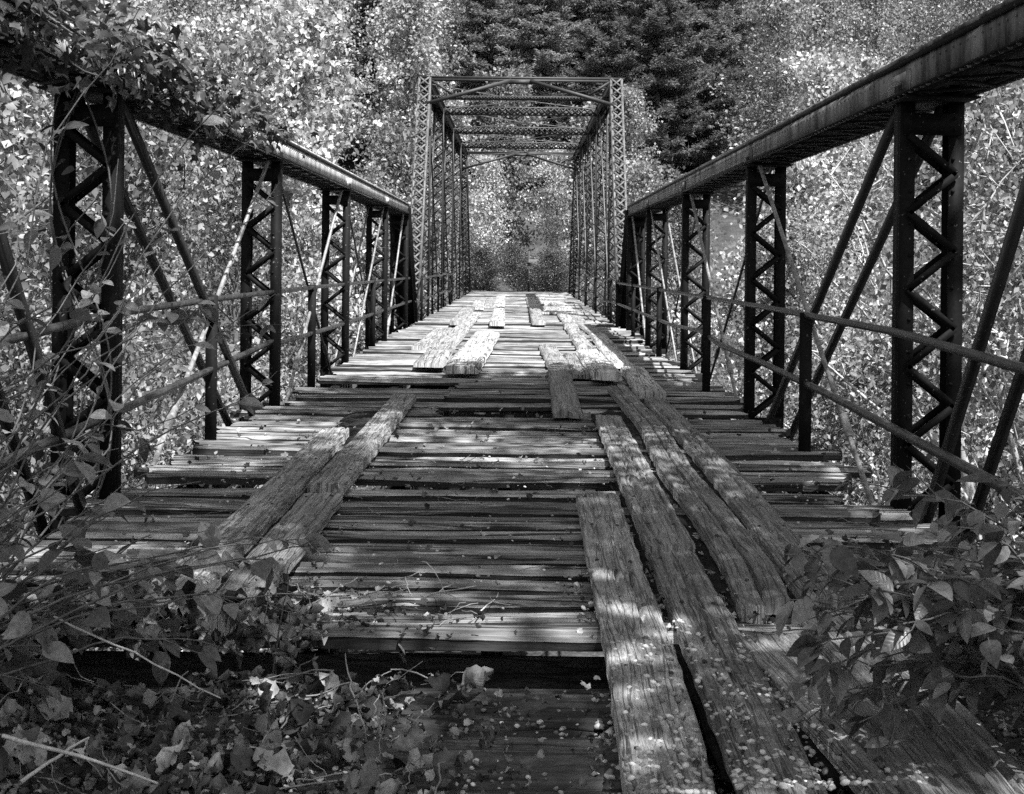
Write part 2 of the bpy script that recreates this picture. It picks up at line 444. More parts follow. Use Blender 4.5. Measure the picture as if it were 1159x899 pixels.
BOARD_Z = .025
def board(pxs, w, label, mat=M_BOARD, th=.055, z=BOARD_Z, fine=False, seed=0, crk=0, tilt=None, name='loose_board', split=False):
    pts = [P(x, y, z + th) for x, y in pxs]
    if tilt: pts = [(p[0], p[1], dz) for p, dz in zip(pts, tilt)]
    b = MB()
    if split:     # torn lengthwise by a long crack
        for sg in (-1, 1):
            q = [(p[0] + sg * w * .27 * (.93 if i_ < 2 else 1.06) + .012 * math.sin(i_ * 2.2), p[1] + (.09 if sg > 0 and i_ == len(pts) - 1 else 0)) for i_, p in enumerate(pts)]
            plank_mesh(b, q, w * .49, th, z + .004 * sg, 14, .018, seed + sg, rough=.007, crk=1, uoff=3.3)
    elif fine: plank_mesh(b, pts, w, th, z, 26, .018, seed, rough=.007, crk=crk)
    else: plank_mesh(b, pts, w, th, z, 8, .08, seed, rough=.012, crk=crk, ends=.08)
    cx = np.mean([p[0] for p in pts]); cy = np.mean([p[1] for p in pts])
    o = b.build(name, mat, off=(cx, cy, z))
    if fine:      # spike heads
        P0, P1 = np.array(pts[0][:2]), np.array(pts[-1][:2]); Lb = np.linalg.norm(P1 - P0)
        rr_ = np.random.default_rng(seed + 900); b = MB(); seg = np.linspace(0, 1, len(pts))
        cum = np.concatenate([[0], np.cumsum([np.hypot(pts[q + 1][0] - pts[q][0], pts[q + 1][1] - pts[q][1]) for q in range(len(pts) - 1)])]); cum /= cum[-1]
        for tt in np.arange(.12, Lb, .75) / Lb:
            xx = np.interp(tt, cum, [p[0] for p in pts]); yy = np.interp(tt, cum, [p[1] for p in pts])
            for sx in (-1, 1):
                b = MB(); rivet(b, (xx + sx * w * .3 + rr_.normal(0, .008), yy + rr_.normal(0, .03), z + th - .002), (0, 0, 1), .011); b.build('spike', M_RUST, o)
    tag(o, label, 'board', 'loose running boards on the deck')
    return o
NB = [
 # near right
 ([(676, 559), (700, 650), (727, 740), (762, 905), (766, 920)], .235, 'wide cracked plank at front centre with a square sawn far end', M_BOARD, 3),
 ([(688.5, 470), (717, 530), (761, 619)], .225, 'plank with a square far end in line beyond the long gravel-strewn plank', M_BOARD, 3),
 ([(761, 624), (812, 730), (890, 893), (896, 908)], .215, 'long gravel-strewn plank with a deep check, running off the bottom edge', M_BOARD, 4),
 ([(698, 436), (736, 480), (768, 530), (804, 576), (845, 635), (873, 685)], .20, 'long warped plank with a lengthwise crack and a blunt near end', M_BOARD, 5),
 ([(741, 450), (785, 495), (832, 547), (868, 590), (905, 635), (938, 674)], .205, 'long outer plank with a worn pale edge, running under the shrub leaves', M_BOARD, 3),
 ([(715, 414), (738, 444)], .30, 'short plank butted to the far end of the outer right track plank', M_BOARDF, 1),
 ([(868, 718), (974, 822), (1034, 885), (1050, 905)], .235, 'dark plank under the right shrub, following on from the blunt-ended plank', M_BOARD, 2),
 ([(940, 690), (1045, 795), (1125, 885), (1140, 905)], .25, 'dark outermost plank at lower right, half hidden by the shrub', M_BOARD, 2),
 # near left
 ([(380, 484), (328, 540), (266, 600), (207, 650), (165, 690)], .215, 'long pale-edged plank of the left track, the outer of the two long ones', M_BOARDL, 3),
 ([(458, 446), (412, 500), (369, 547)], .225, 'bright-ended plank reaching farthest of the two long left track planks', M_BOARDL, 2),
 ([(366, 557), (329, 600), (293, 642), (262, 688), (255, 698)], .21, 'dark shaded plank of the left track whose near end is buried in leaves', M_BOARD, 2),
]
for k, (pxs, w, lab, mt, crk) in enumerate(NB):
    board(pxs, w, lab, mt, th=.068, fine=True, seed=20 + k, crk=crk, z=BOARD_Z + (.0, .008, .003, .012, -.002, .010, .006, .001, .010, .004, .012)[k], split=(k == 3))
FB = [
 ([(619, 389.5), (631, 411)], .27, 'pale short plank at the far end of the lone grey plank in mid deck'),
 ([(631.5, 412), (643, 466)], .27, 'lone grey plank in mid deck pointing at the camera above a dark gap'),
 ([(647.5, 400), (660, 423.5)], .25, 'short stubby pale plank between the middle plank and the right track'),
 ([(648, 371), (664, 394)], .27, 'warped pale plank of the right track, just beyond the broad white one'),
 ([(664, 395), (687, 421)], .34, 'broad white plank of the right track with a raised front end'),
 ([(659, 365), (675, 376)], .27, 'narrow pale plank of the outer right track beyond the long white one'),
 ([(676, 377), (705, 412)], .30, 'long curved white plank of the outer right track, ending at the shade line'),
 ([(643, 361), (647, 370)], .30, 'small pale plank in the right track where it enters the tall truss'),
 ([(634, 350), (641, 360)], .30, 'short far plank of the right track under the tall portal'),
 ([(628, 342), (634, 349)], .32, 'short far plank of the right track inside the tall truss'),
 ([(646, 352), (658, 364)], .28, 'narrow far plank of the outer right track under the tall portal'),
 ([(634, 342), (645, 351)], .30, 'outermost far plank of the right track inside the tall truss'),
 ([(605, 347), (610, 363)], .30, 'pale plank with a dark front end just right of the deck centre under the portal'),
 ([(600, 336), (604, 346)], .34, 'far narrow plank in line beyond the dark-fronted plank right of centre'),
 ([(619, 347), (623, 353.5)], .55, 'small square pale board between two far planks under the portal'),
 ([(612, 337), (615, 344)], .40, 'tiny pale board between the far tracks inside the tall truss'),
 ([(530.5, 347), (517.5, 363)], .33, 'pale plank of the left track with a raised front end under the portal'),
 ([(539, 353), (522, 371)], .31, 'slanting pale plank in the left track between two lighter planks'),
 ([(502, 371), (480, 392)], .40, 'outermost white plank on the left side of the sunlit deck'),
 ([(520, 373), (505, 388)], .36, 'white plank in the left track meeting two others at its corners'),
 ([(503, 389), (485, 411)], .40, 'bright plank nearest on the left of the sunlit deck, square ended'),
 ([(552, 375), (522, 414)], .44, 'biggest bright plank on the sunlit deck, left of centre, with a thick raised front end'),
 ([(565, 348), (562.5, 364)], .33, 'pale plank left of the deck centre under the portal with a shaded front'),
 ([(543, 340), (540, 348.5)], .40, 'far left track board inside the tall truss, leftmost of its row'),
 ([(557, 337), (554, 347)], .40, 'far left track board inside the tall truss, second of its row'),
 ([(567, 335), (565, 345)], .36, 'far board inside the tall truss just left of the deck centre'),
]
for k, (pxs, w, lab) in enumerate(FB):
    thick = 'raised' in lab or 'dark front' in lab or 'shaded front' in lab
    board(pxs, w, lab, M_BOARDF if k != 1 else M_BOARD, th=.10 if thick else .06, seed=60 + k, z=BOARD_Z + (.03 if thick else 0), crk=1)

# ------------------------------------------------------------------ pony truss bridge
PB = empty('pony_truss_bridge', (-.07, 15, 0), 'low black riveted truss bridge with a rotting plank deck, nearest the camera', 'bridge')
XR, XL = 2.42, -2.58             # truss planes
PW = .38                          # post width
YP = [2.5, 7.5, 12.5, 17.5, 22.5]
YH, YE, YN = 26.6, 29.3, 2.5
ZCB, ZCT = 2.44, 2.64
def lacing(b, x0, x1, y, z0, z1, w, th, dbl=False, pitch=1.0):
    """flat lacing bars between x0 and x1 in the plane y"""
    g = x1 - x0; n = max(1, int(round((z1 - z0) / (g * .82)))); dz = (z1 - z0) / n
    for k in range(n):
        a, c = (x0, x1) if k % 2 == 0 else (x1, x0)
        bar(b, (a, y, z0 + k * dz), (c, y, z0 + (k + 1) * dz), w, th, (0, 0, 1) if False else (1, 0, .3))
        if dbl: bar(b, (c, y + th * 1.3, z0 + k * dz), (a, y + th * 1.3, z0 + (k + 1) * dz), w, th, (1, 0, .3))
def truss_post(parent, xc, y, z0, z1, pw, fl, mat, lac, dbl=False, riv=True, batten=True, mat2=None):
    b = MB(); dp = .05
    for sgn in (-1, 1):
        xo = xc + sgn * pw / 2; xi = xo - sgn * fl
        x0, x1 = min(xo, xi), max(xo, xi)
        box(b, xo - sgn * .012 if sgn > 0 else xo, xo if sgn > 0 else xo + .012, y - dp, y + dp, z0, z1)
        box(b, x0, x1, y - dp - .012, y - dp, z0, z1); box(b, x0, x1, y + dp, y + dp + .012, z0, z1)
        if riv:
            for z in np.arange(z0 + .1, z1 - .02, .19):
                rivet(b, (xi + sgn * .025, y - dp - .012, z), (0, -1, 0), .013)
    if batten:
        for (za, zb) in ((z1 - .30, z1 - .17), (z0 + .35, z0 + .62)):
            box(b, xc - pw / 2 + .02, xc + pw / 2 - .02, y - dp - .022, y - dp - .013, za, zb)
            if riv:
                for zz in (za + .03, zb - .03):
                    for xx in (-.13, -.05, .05, .13): rivet(b, (xc + xx, y - dp - .022, zz), (0, -1, 0), .012)
    o = b.build('post', mat, parent)
    for yy in (y - dp - .030, y + dp + .016):
        b = MB(); lacing(b, xc - pw / 2 + fl - .04, xc + pw / 2 - fl + .04, yy, z0 + .62, z1 - .30, lac, .012, dbl)
        b.build('lacing', mat2 or mat, o)
    return o
def pony_side(X, sgn):
    """sgn: +1 right truss (inner side is -x)"""
    for y in YP: truss_post(PB, X, y, -.7, ZCB + .06, PW, .09, M_POST, .040, riv=y < 14)
    truss_post(PB, X, YH, -.7, ZCB + .06, PW, .09, M_POST, .045, riv=False)
    # top chord: two webs, cover plate, flanges below
    b = MB(); hw = .175; n = 24
    ys = np.linspace(YN - .3, YH + .15, n)
    for k in range(n - 1):
        pass
    for s in (-1, 1):
        xw = X + s * hw
        box(b, min(xw, xw - s * .014), max(xw, xw - s * .014), YN - .3, YH + .12, ZCB, ZCT)
    box(b, X - hw - .012, X + hw + .012, YN - .32, YH + .14, ZCT, ZCT + .022)
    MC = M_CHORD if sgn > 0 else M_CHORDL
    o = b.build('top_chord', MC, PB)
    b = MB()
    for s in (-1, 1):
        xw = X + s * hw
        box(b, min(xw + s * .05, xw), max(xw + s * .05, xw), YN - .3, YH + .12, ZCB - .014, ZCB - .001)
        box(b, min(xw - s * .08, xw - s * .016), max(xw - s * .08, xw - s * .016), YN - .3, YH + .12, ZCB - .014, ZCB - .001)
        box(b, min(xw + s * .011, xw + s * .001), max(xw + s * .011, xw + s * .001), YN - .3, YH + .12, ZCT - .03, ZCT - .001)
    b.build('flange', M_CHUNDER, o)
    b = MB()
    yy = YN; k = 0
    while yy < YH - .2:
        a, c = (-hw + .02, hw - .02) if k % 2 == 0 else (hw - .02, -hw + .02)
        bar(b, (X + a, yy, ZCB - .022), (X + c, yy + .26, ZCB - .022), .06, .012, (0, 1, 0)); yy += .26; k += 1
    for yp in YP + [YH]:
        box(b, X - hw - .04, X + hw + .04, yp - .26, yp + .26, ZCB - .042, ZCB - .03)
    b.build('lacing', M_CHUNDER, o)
    b = MB(); RV = MB()
    for yv in np.arange(3., 20, .105):
        for s in (-1, 1):
            rivet(RV, (X + s * hw + s * .03, yv, ZCB - .014), (0, 0, -1), .014)
        rivet(RV, (X - sgn * hw, yv, ZCT - .065), (-sgn, 0, 0), .012)
    for yp in YP[1:]:      # splice plates on the inner web
        xi = X - sgn * hw
        box(b, min(xi, xi - sgn * .01), max(xi, xi - sgn * .01), yp - .22, yp + .22, ZCB + .01, ZCT - .075)
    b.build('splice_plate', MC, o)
    if RV.n: tag(RV.build('rivets', MC, o), kind='stuff')
    # end posts
    b = MB()
    for s in (-1, 1):
        bar(b, (X + s * hw, YH + .05, ZCB + .1), (X + s * hw, YE, -.6), .014, .30, (1, 0, 0))
    bar(b, (X, YH - .02, ZCB + .12), (X, YE - .04, -.6), PW + .1, .02, (1, 0, 0))
    b.build('end_post', M_POST, PB)
    b = MB()
    for s in (-1, 1): bar(b, (X + s * hw, YN - .1, ZCB + .1), (X + s * hw, -1.6, -.3), .014, .24)
    bar(b, (X, YN - .1, ZCT), (X, -1.7, -.2), PW + .07, .02); b.build('end_post', M_POST, PB)
    # bottom chord eyebars
    b = MB()
    for s in (-.12, .12): bar(b, (X + s, 0, -.62), (X + s, YE, -.62), .03, .11)
    b.build('bottom_chord', M_BARD, PB)
    zt, zb = ZCB + .02, -.55
    def rod(y0, z0, y1, z1, r, mt, dx, nm='tie_rod', sq=False):
        b = MB()
        if sq:
            bar(b, (X + dx, y0, z0), (X + dx, y1, z1), r * 1.2, r * 2)
        else:
            q = (X + dx, y0 + (y1 - y0) * .5, z0 + (z1 - z0) * .5 - .02)
            tube(b, [(X + dx, y0, z0), q, (X + dx, y1, z1)], r, 6)
            t0 = .72
            c = np.array([X + dx, y0 + (y1 - y0) * t0, z0 + (z1 - z0) * t0]); d = np.array([0, y1 - y0, z1 - z0]); d /= np.linalg.norm(d)
            tube(b, [c - d * .13, c - d * .1, c + d * .1, c + d * .13], [r, r * 1.7, r * 1.7, r], 6)
        b.build(nm, mt, PB)
    # main diagonals: paired bars in the near panels, rods in the far ones
    for s in (-.13, .13):
        rod(7.55, zt, 12.45, zb, .034, M_BARD, s, 'diagonal_bar', True)
        rod(5.3, zt - .15, 7.42, zb + .1, .034, M_BARD, s, 'diagonal_bar', True)
        rod(22.4, zt, 17.6, zb, .02, M_ROD, s, 'diagonal_bar', True)
    rod(12.6, zt, 17.4, zb, .016, M_BARD, .09)
    rod(17.6, zt, 22.4, zb, .014, M_BARD, .09)
    rod(12.4, zt, 7.6, zb, .02, M_ROD, -sgn * .10)
    rod(17.4, zt, 12.6, zb, .02, M_ROD, -sgn * .10)
    rod(26.4, zt, 22.6, zb, .02, M_ROD, -sgn * .10)
pony_side(XR, 1); pony_side(XL, -1)

def rail(parent, x, pts, posts, ptop, k=4, r=.028):
    e = empty('railing', wloc(parent)); e.parent = parent; e.location = (0, 0, 0)
    for pl in pts:
        Yc = np.array([p[0] for p in pl]); Zc = np.array([p[1] for p in pl]); dx = np.array([p[2] if len(p) > 2 else 0 for p in pl])
        n = 60; yv = np.linspace(Yc.min(), Yc.max(), n); o = np.argsort(Yc)
        zv = np.interp(yv, Yc[o], Zc[o]); xv = x + np.interp(yv, Yc[o], dx[o])
        b = MB()
        # angle iron: a flat upright leaf and a flat top leaf
        pth = np.stack([xv, yv, zv], 1)
        for (ox, oz, w, h) in ((0, 0, .007, .037), (.016 * (1 if x > 0 else -1), .019, .037, .007)):
            c4 = np.array([(-w / 2, -h / 2), (w / 2, -h / 2), (w / 2, h / 2), (-w / 2, h / 2)])
            V = pth[:, None, :] + np.stack([c4[:, 0] + ox, np.zeros(4), c4[:, 1] + oz], 1)[None]
            i_ = np.arange(n - 1)[:, None] * 4; j_ = np.arange(4)[None]; j2 = (j_ + 1) % 4
            b.add(V.reshape(-1, 3), [np.stack([i_ + j_, i_ + 4 + j_, i_ + 4 + j2, i_ + j2], -1).reshape(-1, 4), np.array([[0, 1, 2, 3]]), np.array([[3, 2, 1, 0]]) + (n - 1) * 4])
        b.build('rail', M_RAIL, e)
    for (y, wpost) in posts:
        b = MB(); sg = 1 if x > 0 else -1
        box(b, x + sg * .012 - wpost / 2, x + sg * .012 + wpost / 2, y - .006, y + .006, -.3, ptop(y))
        box(b, x + sg * (.012 + wpost / 2) - .006, x + sg * (.012 + wpost / 2) + .006, y + .007, y + wpost, -.3, ptop(y))
        rivet(b, (x, y - .006, ptop(y) - .06), (0, -1, 0), .014)
        b.build('rail_post', M_POST, e)
    return e
h0 = H
rail(PB, 2.13, [[(2, h0 - .46), (5.39, h0 - .431), (7.19, h0 - .373), (9.28, h0 - .37), (11.1, h0 - .366), (20, h0 - .39), (28.0, h0 - .415)],
                [(2, h0 - 1.02), (5.42, h0 - .977), (8.67, h0 - .894), (11.45, h0 - .86), (13.5, h0 - .86), (15.2, h0 - .80, .03), (18, h0 - .86), (28.0, h0 - .88)]],
     [(3.8, .09), (9.46, .09), (14.5, .09), (19.5, .08), (24, .07), (28, .07)], lambda y: h0 - .35)
rail(PB, -2.44, [[(2, h0 - .5), (5.94, h0 - .40), (7.4, h0 - .335), (10.2, h0 - .315), (15.1, h0 - .313), (28.8, h0 - .357)],
                 [(2, h0 - 1.1), (6.2, h0 - .97), (8.7, h0 - .91), (12.5, h0 - .80), (12.9, h0 - .84), (17.5, h0 - .87), (28.8, h0 - .874)]],
     [(4.8, .09), (10, .09), (14.8, .09), (20.9, .08), (26.6, .06), (28.8, .08)], lambda y: h0 - .28)
# floor beams and stringers
for y in YP[1:] + [YH, 29.4]:
    b = MB(); box(b, XL - .1, XR + .1, y - .09, y + .09, -.60, -.575); box(b, XL - .1, XR + .1, y - .008, y + .008, -.573, -.262); box(b, XL - .1, XR + .1, y - .09, y + .09, -.26, -.235)
    b.build('floor_beam', M_BARD, PB)
for k, x in enumerate(np.linspace(-2.2, 2.0, 7)):
    b = MB(); plank_mesh(b, [(x, 4.95), (x, 29.4)], .09, .165, -.232, 2, .6, 300 + k, rough=.004); b.build('stringer', M_TIMBER, PB)

# deck planks of the pony span
def gapY(py): return P(640, py, 0)[1]
planks = []
y = 4.62; r = np.random.default_rng(4)
GAPS = [(7.80, 8.10, -9, 9), (11.6, 12.3, -.75, .42), (11.6, 12.1, 1.4, 9), (12.5, 12.75, -9, -.74), (12.95, 13.15, -9, -.74), (13.5, 13.85, -9, -.74), (14.6, 14.95, -9, -.74), (16.2, 16.6, -9, -.6), (15.3, 15.5, -.4, 9), (18.3, 18.6, -9, 9), (21, 21.2, -9, 9), (24.6, 24.9, -9, 9), (6.0, 6.07, -9, 9)]
while y < 29.7:
    w = r.uniform(.11, .20) if y < 13 else r.uniform(.16, .25)
    gap = r.choice([.015, .03, .045, .07], p=[.3, .3, .25, .15])
    dz = r.normal(0, .02)
    if r.random() < .12: dz += r.uniform(.012, .03)
    if r.random() < .10: dz -= r.uniform(.015, .04)
    th = .06
    x0 = -2.47 + r.normal(0, .09); x1 = 2.24 + r.normal(0, .10)
    if y < 9: x1 += .03
    segs = [(x0, x1)]
    yc = y + w / 2
    for (a, c, xa, xb) in GAPS:
        if a - .02 < yc < c + .02:
            ns = []
            for (s0, s1) in segs:
                if xa > s0: ns.append((s0, min(s1, xa + r.normal(0, .04))))
                if xb < s1: ns.append((max(s0, xb + r.normal(0, .04)), s1))
            segs = [q for q in ns if q[1] - q[0] > .2]
    if len(segs) == 1 and r.random() < .22:
        xm = r.uniform(-1.2, 1.2); segs = [(segs[0][0], xm - .006), (xm + .006, segs[0][1])]
    for q in segs: planks.append((yc, w, dz + (r.normal(0, .004)), th, q, r.normal(0, .012)))
    y += w + gap
planks.sort(key=lambda p: p[0])
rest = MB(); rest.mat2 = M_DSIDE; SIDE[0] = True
for k, (yc, w, dz, th, (xa, xb), tw) in enumerate(planks):
    near = yc < 13
    b = MB() if k < 98 else rest
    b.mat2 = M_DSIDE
    st = .05 if yc < 9 else (.1 if near else .25)
    r2 = np.random.default_rng(k)
    mid = [(xa, yc - tw), (xa + (xb - xa) * .35, yc + r2.normal(0, .006), r2.normal(0, .006)), (xa + (xb - xa) * .7, yc + r2.normal(0, .006), r2.normal(0, .006)), (xb, yc + tw)]
    plank_mesh(b, mid, w, th, -.06 + dz, 8 if yc < 9 else (6 if near else 4), st, 500 + k, rough=.013 if near else .014, crk=1 if yc < 10 else 0, ends=.08, crown=r2.uniform(.004, .014))
    if k < 98: b.build('deck_plank', M_DECK, PB)
tag(rest.build('decking', M_DECK, PB), kind='stuff'); SIDE[0] = None
b = MB()
for k in range(4): plank_mesh(b, [(-2.9, 4.86 + .01 * (k % 2)), (2.6, 4.86 + .01 * (k % 2))], .06, .27, -.365 - k * .285, 2, .3, 650 + k, rough=.006)
b.build('bulkhead', M_TIMBER, PB)
# timbers at the abutment
for nm, (ya, yb, z, xa, xb) in {'a': (4.26, 4.52, -.31, -1.9, .46), 'b': (3.94, 4.22, -.115, -1.2, .5), 'c': (3.5, 3.85, -.115, -1.1, .52), 'd': (3.12, 3.46, -.115, -1.0, .5)}.items():
    b = MB(); plank_mesh(b, [(xa, (ya + yb) / 2), (xb, (ya + yb) / 2 + .02)], yb - ya, .09 if nm != 'a' else .2, z - .0, 14, .03, 777 + int(ya * 10), rough=.012, crk=2)
    b.build('abutment_timber', M_TIMBER, PB)

# ------------------------------------------------------------------ through truss bridge
TB = empty('through_truss_bridge', (-.07, 45.6, 0), 'tall lattice truss bridge with overhead portal and cross struts, beyond the low one', 'bridge')
TXR, TXL = 2.47, -2.61
TY = [33.5, 39.1, 44.8, 50.4, 56.0]; TL0, TL6 = 29.9, 61.6; TZ = 6.28
def lat_bar(parent, name, p, q, w, d, mat, fl=.07, dbl=True, lw=.03, side=(1, 0, 0), lmat=None):
    """laced member: two flanged edges and crossing lacing, from p to q"""
    p, q = np.array(p, float), np.array(q, float); D = q - p; Ln = np.linalg.norm(D); D /= Ln
    s = np.array(side, float); s -= D * s.dot(D); s /= np.linalg.norm(s); u = np.cross(D, s)
    b = MB()
    for sg in (-1, 1):
        e = s * sg * (w / 2 - .006)
        bar(b, p + e, q + e, .012, d, side)
        for us in (-1, 1):
            e2 = s * sg * (w / 2 - fl / 2) + u * us * (d / 2 + .006)
            bar(b, p + e2, q + e2, fl, .012, side)
    o = b.build(name, mat, parent)
    g = w - fl * 1.2; n = max(2, int(round(Ln / g)))
    for us in (-1, 1):
        b = MB()
        for k in range(n):
            a0, a1 = p + D * Ln * k / n, p + D * Ln * (k + 1) / n
            sg = 1 if k % 2 == 0 else -1
            uo = u * us * (d / 2 + .018)
            bar(b, a0 + s * sg * g / 2 + uo, a1 - s * sg * g / 2 + uo, lw, .008, side)
            if dbl: bar(b, a0 - s * sg * g / 2 + uo * 1.08, a1 + s * sg * g / 2 + uo * 1.08, lw, .008, side)
        b.build('lacing', lmat or mat, o)
    return o
for X, sg in ((TXR, 1), (TXL, -1)):
    lat_bar(TB, 'end_post', (X, TL0, -.5), (X, TY[0], TZ), .34, .2, M_THRU, .06, dbl=True, lw=.045)
    lat_bar(TB, 'end_post', (X, TL6, -.5), (X, TY[-1], TZ), .34, .2, M_THRUD, .06, dbl=True)
    for yy in TY: lat_bar(TB, 'post', (X, yy, -.5), (X, yy, TZ), .34, .16, M_THRUD, .05, dbl=True, lw=.03)
    b = MB()
    for s in (-1, 1): box(b, X + s * .15 - .006, X + s * .15 + .006, TY[0], TY[-1], TZ - .25, TZ)
    box(b, X - .2, X + .2, TY[0] - .1, TY[-1] + .1, TZ, TZ + .02)
    b.build('top_chord', M_THRUD, TB)
    b = MB()
    for s in (-.1, .1): bar(b, (X + s, TL0, -.55), (X + s, TL6, -.55), .03, .12)
    b.build('bottom_chord', M_BARD, TB)
    nodes = [TL0] + TY + [TL6]
    for k in range(1, 5):
        y0, y1 = nodes[k], nodes[k + 1]
        for dx, (ya, yb), mt in ((.08, (y0, y1), M_THRUD), (-.08, (y1, y0), M_THRU)):
            b = MB(); tube(b, [(X + dx, ya, TZ - .2), (X + dx, (ya + yb) / 2, TZ / 2 - .3), (X + dx, yb, -.4)], .022, 6); b.build('diagonal_rod', mt, TB)
# portal
def portal(y, mat, tz=TZ):
    b = MB()
    box(b, TXL - .22, TXR + .22, y - .06, y + .06, tz + .023, tz + .09)
    box(b, TXL - .1, TXR + .1, y - .08, y - .06, tz - .05, tz + .02)
    o = b.build('portal_strut', mat, TB)
    b = MB()
    m = -.07; zb = tz - .62; pv = .25
    for s, X in ((1, TXR), (-1, TXL)):
        bar(b, (m + s * pv, y - .1, tz - .02), (X - s * .02, y - .1 - .4, zb - .1), .10, .05, (0, 0, 1))
        bar(b, (X - s * .12, y - .07, tz), (X - s * .75, y - .25, tz - .42), .06, .03, (0, 0, 1))
    b.build('knee_brace', mat, o)
    b = MB(); box(b, m - .32, m + .32, y - .1, y - .085, tz - .12, tz + .0); b.build('gusset_plate', mat, o)
portal(TY[0], M_THRUD); portal(TY[-1], M_THRUD)
for yy in TY[1:-1]:
    o = lat_bar(TB, 'cross_strut', (TXL, yy, TZ - .15), (TXR, yy, TZ - .15), .26, .12, M_THRUD, .06, dbl=True, lw=.04, side=(0, 0, 1))
lat_bar(TB, 'cross_strut', (TXL, TY[0] + .4, TZ - .42), (TXR, TY[0] + .4, TZ - .42), .12, .06, M_THRUD, .03, side=(0, 0, 1))
for k in range(4):
    b = MB()
    tube(b, [(TXL, TY[k], TZ - .1), (-.07, (TY[k] + TY[k + 1]) / 2, TZ - .16), (TXR, TY[k + 1], TZ - .1)], .016, 6)
    tube(b, [(TXR, TY[k], TZ - .13), (-.07, (TY[k] + TY[k + 1]) / 2, TZ - .19), (TXL, TY[k + 1], TZ - .13)], .016, 6)
    b.build('sway_rod', M_THRU, TB)
wav = lambda a, ph: [(y_, z_ + .05 * math.sin(y_ * 1.1 + ph), .05 * math.sin(y_ * .9 + ph)) for y_, z_ in a]
for x, ph in ((2.13, 0), (-2.35, 2)):
    rail(TB, x, [wav([(28.2 + k * 2.2, 1.03) for k in range(8)], ph), wav([(28.2 + k * 2.2, .5) for k in range(8)], ph + 1)], [(30, .06), (36, .05), (42, .05)], lambda y: 1.08)
for y in TY + [TL0 + .3, TL6 - .2]:
    b = MB(); box(b, TXL - .1, TXR + .1, y - .008, y + .008, -.573, -.2); box(b, TXL - .1, TXR + .1, y - .09, y + .09, -.6, -.575); b.build('floor_beam', M_BARD, TB)
b = MB(); y = 29.75; r = np.random.default_rng(9)
k = 0
while y < 61.8:
    w = r.uniform(.2, .27); dz = r.normal(0, .012); k += 1
    if r.random() > .05:
        plank_mesh(b, [(-2.4 + r.normal(0, .06), y + w / 2), (0, y + w / 2 + r.normal(0, .01)), (2.2 + r.normal(0, .07), y + w / 2)], w, .06, -.06 + dz, 2, .6, 900 + k, rough=.012)
    y += w + .012
b.build('decking', M_DECK, TB)
b = MB()
for x in np.linspace(-2.2, 2.0, 6): box(b, x - .05, x + .05, 29.5, 61.9, -.198, -.075)
b.build('stringer', M_TIMBER, TB)

# pier between the spans and the far abutment
for nm, y0, y1, lab in (('bridge_pier', 29.0, 30.3, 'stone pier under the joint of the two spans'), ('bridge_abutment', 61.3, 62.6, 'stone abutment at the far end of the tall truss')):
    b = MB(); box(b, -3.1, 2.9, y0, y1, -7, -.64); tag(b.build(nm, M_SOIL), lab, 'pier')

# ------------------------------------------------------------------ trees
def make_tree(seed, Ht=13., rad=3.4, base=.12, nl=26, leaf=.11, perc=95, clr=.42, ncl=7, T=T_DIA, Fc=F_DIA, drop=.0, lean=0., trunk_r=.15, shape=.6):
    r = np.random.default_rng(seed); w = MB(); lv = MB()
    n = 9; tt = np.linspace(0, 1, n)
    tr = np.stack([np.cumsum(r.normal(0, .16, n)) + lean * Ht * tt ** 1.5, np.cumsum(r.normal(0, .16, n)), tt * Ht * .93], 1); tr[0, :2] = 0
    tube(w, tr, trunk_r * (1 - tt * .88), 7, False)
    C = []
    for k in range(nl):
        t = base + (1 - base) * (k + r.random()) / nl; p0 = np.array([np.interp(t, tt, tr[:, q]) for q in range(3)])
        az = k * 2.4 + r.normal(0, .4)
        env = rad * (math.sin(PI * min(1, max(.03, (t - base * .4) / (1.04 - base * .4))) ** shape)) ** .7 * r.uniform(.6, 1.15) + .3
        el = r.uniform(.15, .75) + t * .5
        d = np.array([math.cos(az) * math.cos(el), math.sin(az) * math.cos(el), math.sin(el)])
        m = 5; uu = np.linspace(0, 1, m)[:, None]
        lp = p0 + d * uu * env + np.array([0, 0, 1.]) * (uu ** 2) * env * (.12 - drop) + np.cumsum(r.normal(0, .05, (m, 3)), 0) * (uu > 0)
        tube(w, lp, trunk_r * .38 * (1 - t * .6) * (1 - uu[:, 0] * .8), 5, False)
        for c in range(ncl):
            f = r.uniform(.25, 1.05); q = np.array([np.interp(f, uu[:, 0], lp[:, z]) for z in range(3)])
            off = r.normal(0, 1, 3) * np.array([.5, .5, .4]) * (.45 + .25 * env * .5)
            e = q + off
            tube(w, [q, (q + e) / 2 + r.normal(0, .06, 3), e + off * .15], [.018, .011, .005], 3, False)
            C.append((e, q))
    E = np.array([c[0] for c in C]); Q = np.array([c[1] for c in C])
    nc = len(E); cnt = r.integers(int(perc * .5), int(perc * 1.5), nc); idx = np.repeat(np.arange(nc), cnt); M = len(idx)
    rr = clr * r.uniform(.6, 1.3, nc)[idx][:, None]
    f = r.random((M, 1))
    pos = E[idx] * (1 - f * .4) + Q[idx] * f * .4 + r.normal(0, 1, (M, 3)) * rr * np.array([1, 1, .7])
    d = r.normal(0, 1, (M, 3)); d[:, 2] -= .6
    leaves(lv, pos, d, leaf * r.uniform(.6, 1.35, M), r.uniform(-1.6, 1.6, M), T, Fc)
    return w, lv
